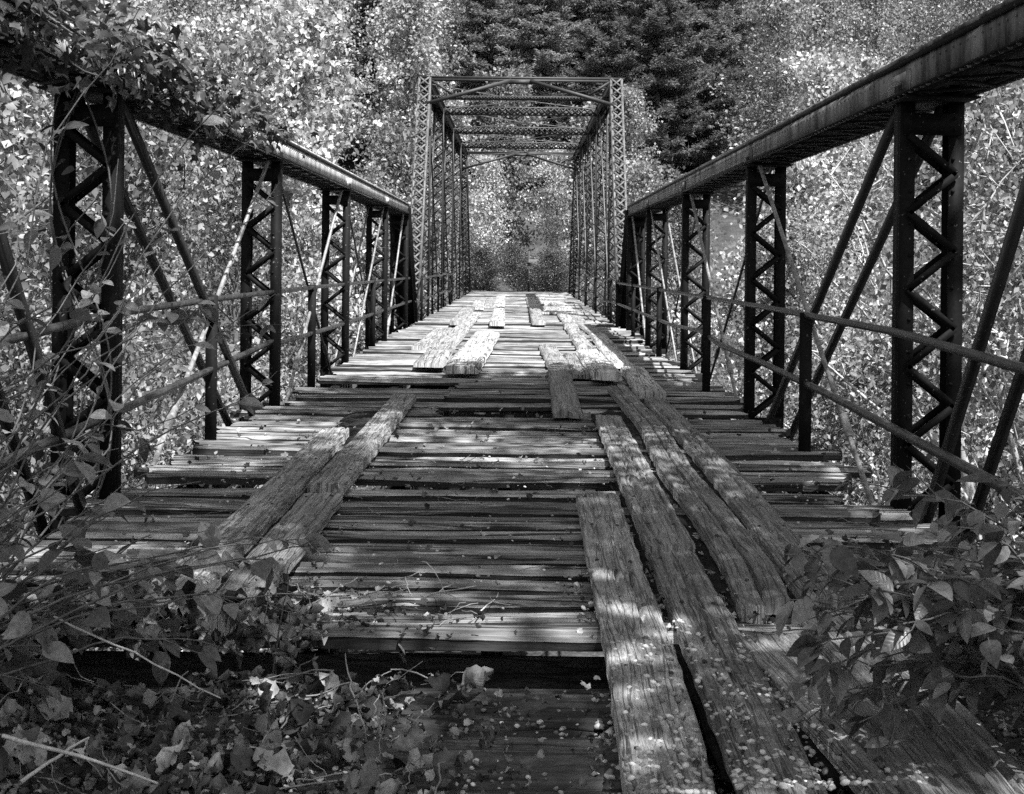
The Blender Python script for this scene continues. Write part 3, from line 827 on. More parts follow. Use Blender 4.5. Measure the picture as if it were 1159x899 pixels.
def make_pine(seed, Ht=15, rad=2.9):
    r = np.random.default_rng(seed); w = MB(); lv = MB()
    tube(w, [(0, 0, 0), (.05, 0, Ht * .5), (0, .08, Ht)], [.2, .13, .02], 7, False)
    Ps, Ds = [], []
    z = Ht * .10
    while z < Ht * .985:
        f = (z / Ht); R = rad * (1 - f) ** .75 + .15
        for k in range(7):
            az = r.uniform(0, 2 * PI); L_ = R * r.uniform(.35, 1.25); dz_ = r.normal(0, .25)
            d = np.array([math.cos(az), math.sin(az), r.uniform(-.1, .45)])
            m = 5; uu = np.linspace(0, 1, m)[:, None]
            lp = np.array([0, 0, max(.2, z + dz_)]) + d * uu * L_ - np.array([0, 0, 1]) * np.sin(uu * 2.2) * L_ * .16
            tube(w, lp, .03 * (1 - uu[:, 0] * .8), 4, False)
            nn = int(150 * L_ / 2 + 40)
            t = r.random(nn) ** .7
            pp = np.stack([np.interp(t, uu[:, 0], lp[:, q]) for q in range(3)], 1)
            sd = np.cross(d, [0, 0, 1]); side = r.normal(0, .26, nn) * (1.2 - t)
            pp = pp + side[:, None] * sd + r.normal(0, .05, (nn, 3))
            Ps.append(pp); Ds.append(d * .6 + sd * np.sign(side)[:, None] * .8 + r.normal(0, .35, (nn, 3)))
        z += .30
    Pp, Dd = np.concatenate(Ps), np.concatenate(Ds)
    leaves(lv, Pp, Dd, r.uniform(.14, .34, len(Pp)), r.uniform(-1.5, 1.5, len(Pp)), T_DIA * np.array([.35, 1, 1]), F_DIA)
    return w, lv
ARCH = {}
def arch(key, fn, mat, bk=None):
    w, lv = fn
    ARCH[key] = (w.mesh(key + '_wood', bk or M_BARK, smooth=True), lv.mesh(key + '_leaf', mat), w, lv)
arch('fineA', make_tree(1, 13, 3.4, .06, 30, .115, 86, .40), M_LEAF_M)
arch('fineB', make_tree(2, 11, 3.0, .05, 28, .115, 86, .38, lean=.05), M_LEAF_M)
arch('broadA', make_tree(3, 16, 4.2, .08, 34, .28, 38, .5), M_LEAF_B)
arch('broadB', make_tree(4, 14, 3.6, .06, 32, .24, 40, .45), M_LEAF_B)
arch('spire', make_tree(5, 17, 2.6, .08, 38, .23, 42, .38, shape=.75), M_LEAF_B)
arch('open', make_tree(6, 9, 3.2, .1, 20, .09, 40, .5, ncl=6), M_LEAF_M, M_PBARK)
arch('bush', make_tree(7, 5.5, 2.9, .03, 26, .09, 100, .38, trunk_r=.06, shape=.45), M_LEAF_M)
arch('bushB', make_tree(8, 4.2, 2.6, .03, 24, .09, 110, .36, trunk_r=.05, shape=.45), M_LEAF_B)
arch('over', make_tree(12, 17, 5.0, .58, 36, .19, 43, .5, lean=-.24, trunk_r=.22, shape=.5), M_LEAF_M)
arch('bushD', make_tree(17, 5.0, 3.0, .02, 26, .13, 90, .42, trunk_r=.06, shape=.4), M_LEAF_D)
arch('pine', make_pine(9, 15, 3.9), M_PINE)
arch('pineB', make_pine(10, 13, 3.9), M_PINE)
KIND = {'over': ('overhanging_tree', 'tree'), 'fineA': ('leafy_tree', 'tree'), 'fineB': ('leafy_tree', 'tree'), 'broadA': ('broadleaf_tree', 'tree'), 'broadB': ('broadleaf_tree', 'tree'), 'spire': ('poplar_tree', 'tree'),
        'open': ('bare_branched_tree', 'tree'), 'bush': ('bush', 'bush'), 'bushB': ('bush', 'bush'), 'bushD': ('bush', 'bush'), 'pine': ('pine_tree', 'tree'), 'pineB': ('pine_tree', 'tree')}
def plant(key, x, y, label, s=1., z=None, rz=None, group=None):
    nm, cat = KIND[key]
    zz = float(gz(x, y)) - .1 if z is None else z
    e = empty(nm, (x, y, zz), label, cat, group)
    e.rotation_euler.z = random.uniform(0, 6.28) if rz is None else rz; e.scale = (s, s, s * random.uniform(.95, 1.05))
    for n_, me in (('trunk' if cat == 'tree' else 'stem', ARCH[key][0]), ('crown' if cat == 'tree' else 'foliage', ARCH[key][1])):
        o = bpy.data.objects.new(n_, me); COL.objects.link(o); o.parent = e
    return e
GL, GR, GF, GP = 'trees left of the bridge', 'trees right of the bridge', 'trees beyond the bridge', 'dark pines on the hillside'
TREES = [
 # left of the bridge
 ('fineB', -7.0, 10.5, 'fine-leaved tree behind the vine-draped near end of the left truss', .95, GL),
 ('bush', -6.2, 12.5, 'low bush behind the rail in the nearest full bay of the left truss', 1.0, GL),
 ('fineA', -8.3, 15.5, 'tall fine-leaved tree above the vine on the left top chord', 1.0, GL),
 ('bush', -6.0, 17.5, 'low bush outside the second lattice post of the left truss', 1.05, GL),
 ('fineB', -7.2, 21, 'fine-leaved tree seen between the second and third posts of the left truss', 1.0, GL),
 ('bushB', -5.9, 24, 'pale bush outside the left truss near its third post', 1.15, GL),
 ('broadB', -10.2, 24, 'big pale-leaved tree rising over the middle of the left top chord', 1.0, GL),
 ('fineA', -6.6, 30, 'fine-leaved tree at the joint of the two spans on the left', .85, GL),
 ('broadA', -12, 33, 'broad bright-leaved tree filling the upper left behind the left truss', 1.05, GL),
 ('spire', -7.2, 40, 'tall slender bright tree just left of the tall portal', .92, GL),
 ('fineB', -5.8, 46, 'fine-leaved tree pressed against the left lattice posts of the tall truss', 1.0, GL),
 ('broadA', -15.5, 43, 'pale spreading tree at the upper left beyond the others', 1.1, GL),
 ('spire', -10.2, 50, 'bright narrow tree standing left of the tall truss, second from the portal', 1.05, GL),
 ('broadB', -5.6, 56, 'pale tree leaning in over the far left of the tall truss', .9, GL),
 ('broadA', -18, 58, 'high pale tree at the top left of the wood', 1.15, GL),
 ('spire', -12.5, 64, 'tall bright tree high above the left end of the portal', 1.15, GL),
 # right of the bridge
 ('bush', 6.4, 11.5, 'low bush under the nearest lattice post of the right truss', 1.0, GR),
 ('open', 6.0, 16.0, 'half-bare tree with pale branches behind the second bay of the right truss', 1.0, GR),
 ('fineB', 9.2, 15, 'fine-leaved tree at the right edge behind the big lattice post', .85, GR),
 ('bushB', 6.2, 17.5, 'pale bush below the rail beside the second right truss post', 1.1, GR),
 ('fineA', 9.8, 21, 'tall fine-leaved tree behind the nearest bay of the right truss', .85, GR),
 ('bush', 6.0, 22.5, 'low bush outside the third post of the right truss', 1.15, GR),
 ('open', 7.2, 26, 'thin tree with pale twigs under the middle of the right top chord', 1.05, GR),
 ('open', 5.4, 12.6, 'thin bare-twigged tree just outside the nearest bay of the right truss', .8, GR),
 ('open', 8.2, 19.5, 'half-bare tree with arching pale branches above the rail in the second right bay', 1.1, GR),
 ('fineB', 6.8, 30, 'fine-leaved tree at the joint of the two spans on the right', .82, GR),
 ('broadB', 12.2, 30, 'pale-leaved tree above the near end of the right top chord', .9, GR),
 ('broadB', 8.6, 39, 'pale bushy tree just right of the tall portal', .8, GR),
 ('fineA', 5.9, 47, 'fine-leaved tree pressed against the right lattice posts of the tall truss', .85, GR),
 ('broadA', 16, 40, 'broad bright tree at the upper right edge', .95, GR),
 ('spire', 10.4, 50, 'slender pale tree whose tip stands before the dark pines', .74, GR),
 ('broadB', 5.8, 57, 'pale tree beside the far end of the tall truss on the right', .75, GR),
 ('broadA', 20.5, 54, 'spreading pale tree high at the top right', 1.1, GR),
 ('broadB', 14.5, 60, 'pale tree between the pines and the top right corner', 1.0, GR),
 # beyond
 ('bushD', -1.9, 64.0, 'dark bush closing the road at the far end, left of centre', .42, GF),
 ('bushD', 1.6, 63.8, 'dark bush closing the road at the far end, right of centre', .40, GF),
 ('bushD', -.2, 68, 'rounded bush in the middle of the overgrown road', .45, GF),
 ('broadB', -3.8, 67, 'leafy tree seen through the tall truss, left side of its opening', .75, GF),
 ('broadB', 3.6, 69, 'leafy tree seen through the tall truss, right side of its opening', .72, GF),
 ('broadB', -1.9, 71.5, 'smaller pale tree low in the tall truss opening, left of the barrier', .55, GF),
 ('broadA', 1.9, 73, 'pale tree low in the tall truss opening, right of the barrier', .5, GF),
 ('broadB', -.6, 76, 'pale tree in the centre of the tall truss opening', .82, GF),
 ('spire', -6.5, 74, 'tall bright tree above the left corner of the portal', 1.05, GF),
 ('broadA', 6.4, 80, 'pale tree above the right corner of the portal', .62, GF),
 ('broadA', -13, 82, 'pale tree on the slope high above the left truss', .95, GF),
 ('broadB', 21, 78, 'pale tree on the slope behind the right truss', .9, GF),
 # pines
 ('pine', 1.6, 92, 'dark pine above the middle of the portal', 1.25, GP),
 ('pineB', 5.6, 88, 'dark pine above the right corner of the portal, in front of its neighbours', 1.2, GP),
 ('pine', 9.6, 90, 'dark pine right of the portal beside the pale tree tip', 1.3, GP),
 ('pineB', 13.2, 94, 'dark pine farthest to the right of the portal', 1.2, GP),
 ('pine', -3.2, 94, 'dark pine left of the portal middle, high up', 1.2, GP),
 ('pine', 3.7, 100, 'dark pine at the top of the picture above the portal', 1.4, GP),
 ('pineB', 11.5, 102, 'dark pine at the top of the picture behind the pale tree tip', 1.5, GP),
 ('pine', 7.6, 95, 'dark pine between the two nearest ones above the right end of the portal', 1.5, GP),
 ('pineB', 15.6, 99, 'dark pine at the right end of the pine clump', 1.5, GP),
 ('pine', 13.4, 106, 'tall pine behind the right side of the pine clump', 1.6, GP),
 ('pineB', .2, 99, 'tall pine behind the two above the middle of the portal', 1.6, GP),
 ('pine', -11.5, 96, 'dark pine showing over the bright trees at the top left', 1.35, GP),
]
for key, x, y, lab, s, g in TREES: plant(key, x, y, lab, s, group=g)
# trees that shade the near deck from the right bank, and one behind the left vine
plant('over', 7.0, 1.2, 'tall leaning tree on the near right bank, crown over the camera end of the deck', 1.0, z=-1.2, rz=.05, group=GR)
plant('over', 7.2, 5.9, 'tall leaning tree beside the near end of the right truss, crown over the shaded deck', 1.0, z=-1.6, rz=-.15, group=GR)
plant('over', 7.5, 9.7, 'tall leaning tree beside the second right truss bay, crown reaching the shade line', .95, z=-2.2, rz=.1, group=GR)
plant('over', 6.6, 8.4, 'slim leaning tree between two bigger ones beside the right truss, crown over the left track', .92, z=-1.6, rz=-.05, group=GR)
plant('over', 4.6, -1.6, 'slender leaning tree close beside the camera on the right, crown over the leaf heap', .85, z=-.7, rz=-.1, group=GR)
plant('over', 5.4, -5.6, 'leaning tree on the near right bank, farthest back behind the camera', .95, z=-.6, rz=.3, group=GR)

# the wood on the slopes: one mass
far = MB(); wd = MB(); r = np.random.default_rng(77)
FA = [make_tree(21, 13, 3.8, .08, 24, .24, 34, .6), make_tree(22, 15, 3.4, .08, 24, .22, 34, .55)]
spots = []
for yy in np.arange(84, 150, 8.5):
    for xx in np.arange(-52, 53, 6.3):
        if abs(xx) < yy * .47 + 6 and not (yy < 106 and -.05 < xx / yy < .19): spots.append((xx + r.normal(0, 1.4), yy + r.normal(0, 1.6)))
for side in (-1, 1):
    for yy in np.arange(22, 84, 7.5):
        for q in range(3): spots.append((side * (yy * .42 + 5 + q * 6 + r.normal(0, 1)), yy + r.normal(0, 1.5)))
for (xx, yy) in spots:
    w_, l_ = FA[r.integers(2)]; s = r.uniform(.8, 1.2); a = r.uniform(0, 6.28)
    M = np.eye(4); M[:2, :2] = [[math.cos(a), -math.sin(a)], [math.sin(a), math.cos(a)]]; M[:3, :3] *= s
    M[:3, 3] = (xx, yy, float(gz(xx, yy)) - .2); far.merge(l_, M); wd.merge(w_, M)
fo = far.build('forest', M_LEAF_F); tag(fo, 'wood of leafy trees covering the slopes behind the bridges', 'wood', kind='stuff')
wo = wd.build('forest_trunks', M_BARK); tag(wo, 'trunks and limbs of the wood on the slopes', 'wood', kind='stuff')

# undergrowth in the valley and on the banks
b = MB(); r = np.random.default_rng(31); n = 60000
x = r.uniform(-24, 24, n); yv = r.uniform(6, 62, n); k = (np.abs(x) > 2.6) & (np.abs(x) < 4 + yv * .42); x, yv = x[k], yv[k]
hh = .2 + .9 * (vn(x * .5, yv * .5) + .5)
zz = gz(x, yv) + r.random(len(x)) ** .7 * hh
d = r.normal(0, 1, (len(x), 3)); leaves(b, np.stack([x, yv, zz], 1), d, r.uniform(.08, .17, len(x)), r.uniform(-1.5, 1.5, len(x)), T_DIA, F_DIA)
tag(b.build('undergrowth', M_LEAF_M), 'low leafy undergrowth covering the valley floor', 'undergrowth', kind='stuff')

# ------------------------------------------------------------------ foreground plants
def deck_z(x, y):
    on = (y > 4.62) & (x > -2.45) & (x < 2.2)
    tim = (y < 4.25) & (x > -1.1) & (x < .5)
    return np.where(on, .015, np.where(tim, np.maximum(gz(x, y), -.03), gz(x, y)))
def spray(name, label, cat, root, tips, mat, T, Fc, lsz, nlf, seed, r0=.0048, bm=M_TWIG, side=None, up=.35, jit=.02, group=None, spread=1.0):
    r = np.random.default_rng(seed)
    e = empty(name, root, label, cat, group); ws = MB(); lv = MB(); Ps, Ds, Ss = [], [], []
    root0 = np.array(root, float)
    for tip in tips:
        tip = np.array(tip, float); root = root0 + r.normal(0, .16, 3) * np.array([1, 1, .1]) * spread; L_ = np.linalg.norm(tip - root); m = 14; u = np.linspace(0, 1, m)[:, None]
        pth = root + (tip - root) * u + np.array([0, 0, 1.]) * np.sin(u * PI) * L_ * up + np.cumsum(r.normal(0, jit * .5, (m, 3)), 0) * u
        tube(ws, pth, r0 * (1 - .8 * u[:, 0]) + .0012, 5, False)
        td = np.gradient(pth, axis=0)
        k = max(3, int(nlf * L_)); t = np.sort(r.uniform(.25, 1, k))
        for q, f in enumerate(t):
            p = np.array([np.interp(f, u[:, 0], pth[:, z]) for z in range(3)]); dd = np.array([np.interp(f, u[:, 0], td[:, z]) for z in range(3)]); dd /= np.linalg.norm(dd)
            s = np.cross(dd, [0, 0, 1]); s /= np.linalg.norm(s) + 1e-6
            sg = 1 if q % 2 else -1
            # side twig with a few leaves
            if r.random() < .45:
                e2 = p + (dd * .6 + s * sg * r.uniform(.4, 1) + r.normal(0, .3, 3)) * r.uniform(.06, .2)
                tube(ws, [p, (p + e2) / 2 + r.normal(0, .006, 3), e2], [.0025, .002, .001], 4, False)
                for _ in range(2): Ps.append(p + (e2 - p) * r.uniform(.5, 1)); Ds.append(dd * .5 + s * r.normal(0, .8) + np.array([0, 0, -.3]) + r.normal(0, .3, 3)); Ss.append(lsz * r.uniform(.5, 1.25))
            Ps.append(p); Ds.append(dd * .5 + s * sg * .8 + np.array([0, 0, -.25]) + r.normal(0, .3, 3)); Ss.append(lsz * r.uniform(.5, 1.25))
    leaves(lv, np.array(Ps), np.array(Ds), np.array(Ss), r.normal(0, .55, len(Ps)), T, Fc)
    ws.build('stem', bm, e, smooth=True); lv.build('leaves', mat, e, smooth=True)
    return e
def A(px, py, Y): x, z = PY(px, py, Y); return (x, Y, z)
r = np.random.default_rng(8)
# right shrub
tips = [A(r.uniform(880, 1140), r.uniform(600, 810), r.uniform(3.0, 3.9)) for _ in range(26)] + [A(1050, 570, 3.6), A(1000, 590, 3.7), A(930, 640, 3.8), A(880, 700, 3.7), A(1140, 540, 3.4), A(1100, 575, 3.5), A(900, 760, 3.4)]
spray('leafy_shrub', 'shrub with pointed leaves arching over the planks at lower right', 'shrub', (1.75, 3.5, -.05), tips, M_SHRUB, T_LAN * np.array([1.25, 1, 1]), F_LAN, .092, 13, 12, up=.16)
spray('leafy_shrub', 'small shrub at the foot of the large right lattice post', 'shrub', (2.25, 5.3, -.1), [A(r.uniform(1010, 1150), r.uniform(560, 650), r.uniform(4.9, 5.6)) for _ in range(14)], M_SHRUB, T_OV, F_OV, .08, 14, 13, up=.12)
# left saplings
tips = [A(r.uniform(20, 340), r.uniform(560, 720), r.uniform(3.6, 4.9)) for _ in range(16)] + [A(300, 655, 4.2), A(330, 700, 4.1), A(150, 560, 4.4), A(170, 500, 4.5), A(200, 545, 4.4), A(60, 500, 4.2), A(140, 610, 4.2)]
spray('sapling', 'low sapling with broad oval leaves spreading over the left track planks', 'sapling', (-1.95, 3.7, .0), tips, M_SAPL, T_OV, F_OV, .11, 4.2, 14, up=.1, jit=.035)
tips = [A(r.uniform(-10, 230), r.uniform(250, 520), r.uniform(4.2, 5.6)) for _ in range(7)] + [A(150, 460, 4.8), A(250, 420, 5.6), A(320, 300, 6.2)]
spray('sapling', 'tangled pale-twigged sapling in front of the near left truss post', 'sapling', (-2.2, 4.2, -.1), tips, M_SAPL, T_OV, F_OV, .09, 4.5, 15, up=.10, jit=.11, bm=M_TWIG)
tips = [A(r.uniform(5, 260), r.uniform(40, 300), r.uniform(4.6, 6.4)) for _ in range(12)]
spray('sapling', 'tall thin sapling with few leaves rising at the left edge', 'sapling', (-2.45, 4.7, -.3), tips, M_SAPL, T_OV, F_OV, .085, 3.4, 16, up=.04, jit=.09, bm=M_TWIG)
# weeds in the middle
spray('weed', 'thin weed stalk growing up between the boards at front centre', 'weed', (-.42, 3.75, -.05), [A(x_, y_, 3.7) for x_, y_ in ((444, 760), (470, 800), (425, 790), (410, 745))], M_SAPL, T_LAN, F_LAN, .03, 8, 17, r0=.003, spread=.1, up=.02, bm=M_PBARK)
spray('weed', 'spindly weed with tiny leaves by the left end of the dark timbers', 'weed', (-.85, 4.4, -.1), [A(x_, y_, 4.3) for x_, y_ in ((316, 655), (345, 700), (300, 690), (330, 745))], M_LITTER, T_LAN, F_LAN, .04, 9, 18, r0=.003, spread=.1, up=.02, bm=M_TWIG)

# the vine on the left chord
e = empty('climbing_vine', (XL, 8, 2.6), 'dark vine with lobed leaves draped along the near half of the left top chord', 'vine')
r = np.random.default_rng(41); lv = MB(); st = MB(); Ps = []
for k in range(9):
    y0 = r.uniform(4.6, 6); y1 = r.uniform(9, 12.9); m = 40; yv = np.linspace(y0, y1, m); ph = r.uniform(0, 6)
    pth = np.stack([XL + .18 * np.sin(yv * 2.3 + ph) + .12, yv, ZCT + .0 + .10 * np.cos(yv * 2.9 + ph * 1.7)], 1)
    tube(st, pth, .009, 5, False); Ps.append(pth[r.integers(0, m, 150)])
for k in range(14):     # hanging and sticking-out runners
    y0 = r.uniform(5.2, 11.5); L_ = r.uniform(.3, .9) * (1.3 - .08 * y0 + .2); m = 10; u = np.linspace(0, 1, m)[:, None]
    dr = np.array([r.uniform(.1, .5), r.uniform(-.5, .5), r.uniform(-.6, .35)])
    pth = np.array([XL + .15, y0, ZCT - .05]) + dr * u * L_ + np.cumsum(r.normal(0, .015, (m, 3)), 0)
    tube(st, pth, .005, 4, False); Ps.append(pth[r.integers(0, m, 20)])
P_ = np.concatenate(Ps); P_ = P_ + r.normal(0, 1, P_.shape) * np.array([.10, .08, .085]); M_ = len(P_)
d = r.normal(0, .5, (M_, 3)); d[:, 0] += .35; d[:, 2] -= .35
leaves(lv, P_, d, r.uniform(.06, .15, M_), r.normal(0, .7, M_), T_LOB, F_LOB)
st.build('stem', M_TWIG, e, smooth=True); lv.build('leaves', M_VINE, e)
# vine up the near left post
e = empty('climbing_vine', (XL, 7.4, 0), 'thin vine straggling up the near left lattice post', 'vine')
lv = MB(); st = MB(); Ps = []
for k in range(4):
    m = 40; zv = np.linspace(-.6, 2.4, m); ph = r.uniform(0, 6)
    pth = np.stack([XL + .2 * np.sin(zv * 2.4 + ph), 7.36 + .07 * np.cos(zv * 3 + ph), zv], 1); tube(st, pth, .006, 4, False); Ps.append(pth[r.integers(0, m, 16)])
P_ = np.concatenate(Ps) + r.normal(0, .07, (64, 3)); d = r.normal(0, .6, (64, 3)); d[:, 2] -= .3
leaves(lv, P_, d, r.uniform(.05, .13, 64), r.normal(0, .7, 64), T_OV, F_OV)
st.build('stem', M_TWIG, e, smooth=True); lv.build('leaves', M_VINE, e)

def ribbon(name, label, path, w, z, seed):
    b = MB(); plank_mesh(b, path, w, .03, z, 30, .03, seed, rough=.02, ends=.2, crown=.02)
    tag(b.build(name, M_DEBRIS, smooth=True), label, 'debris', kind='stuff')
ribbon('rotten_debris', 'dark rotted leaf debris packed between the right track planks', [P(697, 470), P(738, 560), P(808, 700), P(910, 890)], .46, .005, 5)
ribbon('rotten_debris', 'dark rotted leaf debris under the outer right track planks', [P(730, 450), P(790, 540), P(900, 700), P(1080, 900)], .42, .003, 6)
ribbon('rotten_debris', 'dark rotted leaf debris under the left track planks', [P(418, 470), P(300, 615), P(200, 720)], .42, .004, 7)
# leaf litter ----------------------------------------------------------
r = np.random.default_rng(55); b = MB()
def scatter(n, x0, x1, y0, y1, s0, s1, dens=None):
    x = r.uniform(x0, x1, n); y = r.uniform(y0, y1, n)
    if dens is not None: k = r.random(n) < dens(x, y); x, y = x[k], y[k]
    return x, y, r.uniform(s0, s1, len(x))
L1 = scatter(2400, -3.0, .1, 2.6, 5.5, .035, .11, lambda x, y: np.clip(1.25 - np.maximum(0, (x + 1.0) * 1.3) - np.maximum(0, y - 4.4) * 1.5, 0, 1))
L2 = scatter(1500, .3, 3.0, 2.6, 6.5, .025, .06, lambda x, y: np.clip(.3 + (x - .6) * .5, .12, .8))
L6 = scatter(420, -2.2, -.75, 4.35, 5.15, .03, .10)
L3 = scatter(420, -2.3, 2.1, 4.6, 12, .02, .05)
L4 = scatter(9000, -3.0, .4, 2.6, 5.6, .012, .04, lambda x, y: np.clip(1.2 - np.maximum(0, (x + .9) * 1.0) - np.maximum(0, y - 4.5) * 1.0, 0, 1))
L5 = scatter(5000, .2, 2.6, 2.6, 5.6, .01, .035, lambda x, y: np.clip(.4 + (x - .6) * .4, .2, .8))
for (x, y, s) in (L1, L2, L3, L4, L5, L6):
    heap = s is L6[2]
    z = deck_z(x, y) + r.uniform(.005, .05, len(x)) * (s / .08) + (.06 * r.random(len(x)) if len(x) > 1600 else 0)
    if heap: z = np.maximum(z, .02) + .16 * r.random(len(x)) * np.exp(-((x + 1.35) / .55) ** 2 - ((y - 4.62) / .35) ** 2)
    d = r.normal(0, 1, (len(x), 3)); d[:, 2] *= .35
    P3 = np.stack([x, y, z], 1); rl = r.normal(0, 1.0, len(x)); wh = r.integers(0, 5, len(x))
    for q in range(5):
        k = wh == q; T_, F_ = crumple(q)
        if k.any(): leaves(b, P3[k], d[k], s[k], rl[k], T_, F_)
tag(b.build('leaf_litter', M_LITTER, smooth=True), 'curled dead leaves heaped at lower left and scattered on the deck', 'leaf litter', kind='stuff')
b = MB()
ico = np.array([(0, 0, 1), (.9, 0, .4), (.28, .85, .4), (-.72, .53, .4), (-.72, -.53, .4), (.28, -.85, .4), (.7, .5, -.4), (-.28, .85, -.4), (-.9, 0, -.4), (-.28, -.85, -.4), (.7, -.5, -.4), (0, 0, -.8)])
fi = np.array([(0, 1, 2), (0, 2, 3), (0, 3, 4), (0, 4, 5), (0, 5, 1), (1, 6, 2), (2, 6, 7), (2, 7, 3), (3, 7, 8), (3, 8, 4), (4, 8, 9), (4, 9, 5), (5, 9, 10), (5, 10, 1), (1, 10, 6), (6, 11, 7), (7, 11, 8), (8, 11, 9), (9, 11, 10), (10, 11, 6)])
def stones(n, x0, x1, y0, y1, s0, s1, zt=None, dens=None):
    x, y, s = scatter(n, x0, x1, y0, y1, s0, s1, dens); m_ = len(x)
    z = (deck_z(x, y) if zt is None else np.full(m_, zt)) + s * .25
    d = r.normal(0, 1, (m_, 3)); d[:, 2] *= .2
    leaves(b, np.stack([x, y, z], 1), d, s, r.normal(0, .3, m_), ico * np.array([1, .75, .55]), fi)
stones(3600, .25, 2.4, 2.9, 5.2, .006, .022)
stones(500, -1.2, .5, 3.2, 4.3, .005, .014)
stones(700, -2.2, 2.1, 4.65, 9.5, .004, .014)
def on_board(xa, ya, xb, yb, w, n, s0=.004, s1=.016, zt=.089, pw=1.):
    global b
    t = r.random(n) ** pw; x = xa + (xb - xa) * t + r.uniform(-w / 2, w / 2, n); y = ya + (yb - ya) * t; s = r.uniform(s0, s1, n)
    d = r.normal(0, 1, (n, 3)); d[:, 2] *= .2
    leaves(b, np.stack([x, y, zt + s * .2], 1), d, s, r.normal(0, .3, n), ico * np.array([1, .75, .55]), fi)
for (x, y0, x2, y2, w, n) in ((762, 900, 720, 720, .22, 420), (890, 895, 800, 705, .25, 520), (1005, 890, 900, 750, .22, 200)):
    a, c = P(x, y0, .085), P(x2, y2, .085); on_board(a[0], a[1], c[0], c[1], w, n, pw=2.2)
tag(b.build('gravel', M_STONE), 'small pale stones strewn between and over the near planks', 'gravel', kind='stuff')
b = MB()
for k in range(330):
    left = k % 3 != 0
    x0, y0 = (r.uniform(-2.6, -.2), r.uniform(3.2, 5.2)) if left else (r.uniform(-1.8, 2.2), r.uniform(3.3, 9))
    a = r.uniform(0, 6.28); L_ = r.uniform(.05, .28); u = np.linspace(0, 1, 6)[:, None]
    g = np.array([x0, y0, 0.]) + u * L_ * np.array([math.cos(a), math.sin(a), 0]) + np.cumsum(r.normal(0, .008, (6, 3)), 0)
    g[:, 2] = deck_z(g[:, 0], g[:, 1]) + .02 + (.06 if left else 0) * r.random() + np.abs(g[:, 2]) + u[:, 0] * r.uniform(0, .06) * left
    if np.ptp(g[:, 2]) < .12 and not (4.2 < g[:, 1].max() < 4.66): tube(b, g, r.uniform(.0012, .0032), 4, False)
tag(b.build('twig_litter', M_STALKD), 'thin dry twigs littering the leaves and the near deck', 'twigs', kind='stuff')
# fallen twigs
for (p0, p1, Y0, Y1, rr, lab) in (((5, 834), (185, 888), 3.3, 3.15, .006, 'pale dry stalk lying across the leaves at the bottom left corner'),
                                  ((20, 888), (95, 838), 3.15, 3.35, .006, 'short dry stalk crossing the long one in the bottom left corner'),
                                  ((525, 715), (565, 678), 4.85, 5.35, .004, 'thin pale twig standing out on the shaded deck centre'),
                                  ((450, 716), (490, 728), 4.83, 4.75, .009, 'stubby broken twig on the last plank before the gap'),
                                  ((60, 700), (240, 790), 3.9, 3.6, .004, 'thin curved twig over the leaf heap at the left')):
    a, c = np.array(A(*p0, Y0)), np.array(A(*p1, Y1)); u = np.linspace(0, 1, 9)[:, None]
    g = a + (c - a) * u + np.cumsum(r.normal(0, .004, (9, 3)), 0)
    g[:, 2] = np.maximum(g[:, 2], deck_z(g[:, 0], g[:, 1]) + rr)
    b2 = MB(); tube(b2, g, rr * (1 - .5 * u[:, 0]), 6, False)
    tag(b2.build('fallen_twig', M_STALK, off=tuple(g[0]), smooth=True), lab, 'twig', 'fallen twigs')
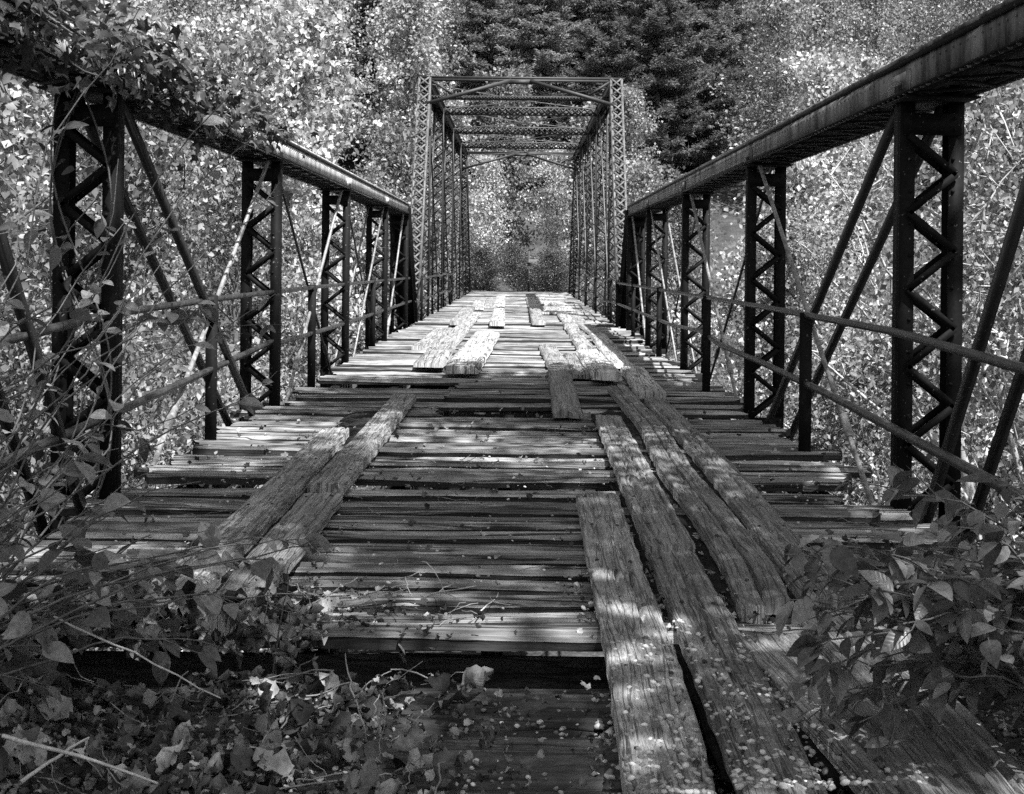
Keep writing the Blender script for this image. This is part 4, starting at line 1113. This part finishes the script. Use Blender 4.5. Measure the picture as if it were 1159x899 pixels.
# the barrier across the road at the far end
e = empty('road_barrier', (1.0, 65.6, float(gz(1, 65.6))), 'pale weathered plank barrier across the road beyond the tall truss', 'barrier')
zb = float(gz(1, 65.6))
for zz in (1.3,):
    b2 = MB(); plank_mesh(b2, [(.3, 65.5), (1.25, 65.5)], .04, .17, zb + zz + .3, 2, .1, 5); b2.build('plank', M_RAIL, e)
for xx in (.4, 1.15):
    b2 = MB(); box(b2, xx - .05, xx + .05, 65.56, 65.66, zb - .1, zb + 2.2); b2.build('post', M_TIMBER, e)

# ------------------------------------------------------------------ light, sky, camera
EL, AZ = math.radians(62), math.radians(-52)          # AZ: negative = behind the right-hand side
sd = Vector((math.cos(EL) * math.cos(AZ), math.cos(EL) * math.sin(AZ), math.sin(EL)))
su = bpy.data.lights.new('sun', 'SUN'); su.energy = 5.0; su.angle = math.radians(.5); su.color = (1, 1, 1)
so = bpy.data.objects.new('sun', su); COL.objects.link(so); so.rotation_euler = sd.to_track_quat('Z', 'Y').to_euler(); so.location = sd * 50
W = bpy.data.worlds.new('World'); sc.world = W; W.use_nodes = True
t = W.node_tree; t.nodes.clear()
sk = t.nodes.new('ShaderNodeTexSky'); sk.sky_type = 'NISHITA'; sk.sun_disc = False; sk.sun_elevation = EL; sk.sun_rotation = math.radians(90) - AZ
bw = t.nodes.new('ShaderNodeRGBToBW'); bg = t.nodes.new('ShaderNodeBackground'); bg.inputs[1].default_value = .105
o = t.nodes.new('ShaderNodeOutputWorld'); t.links.new(sk.outputs[0], bw.inputs[0]); t.links.new(bw.outputs[0], bg.inputs[0]); t.links.new(bg.outputs[0], o.inputs[0])
cam = bpy.data.cameras.new('camera'); co = bpy.data.objects.new('camera', cam); COL.objects.link(co); sc.camera = co
cam.sensor_width = 36; cam.sensor_fit = 'HORIZONTAL'; cam.lens = 36 * F / 1159
cam.shift_x = -(VX - 579.5) / 1159; cam.shift_y = -(449.5 - VY) / 1159
co.location = (0, 0, H); co.rotation_euler = (math.radians(90), -ROLL, 0); cam.clip_end = 2000; cam.clip_start = .05
sc.view_settings.view_transform = 'Standard'; sc.view_settings.look = 'None'; sc.view_settings.exposure = 1.22; sc.view_settings.gamma = 1
sc.cycles.max_bounces = 5; sc.cycles.diffuse_bounces = 3; sc.cycles.glossy_bounces = 2; sc.cycles.transmission_bounces = 3
sc.cycles.use_adaptive_sampling = True; sc.cycles.adaptive_threshold = .02
sc.cycles.use_denoising = False
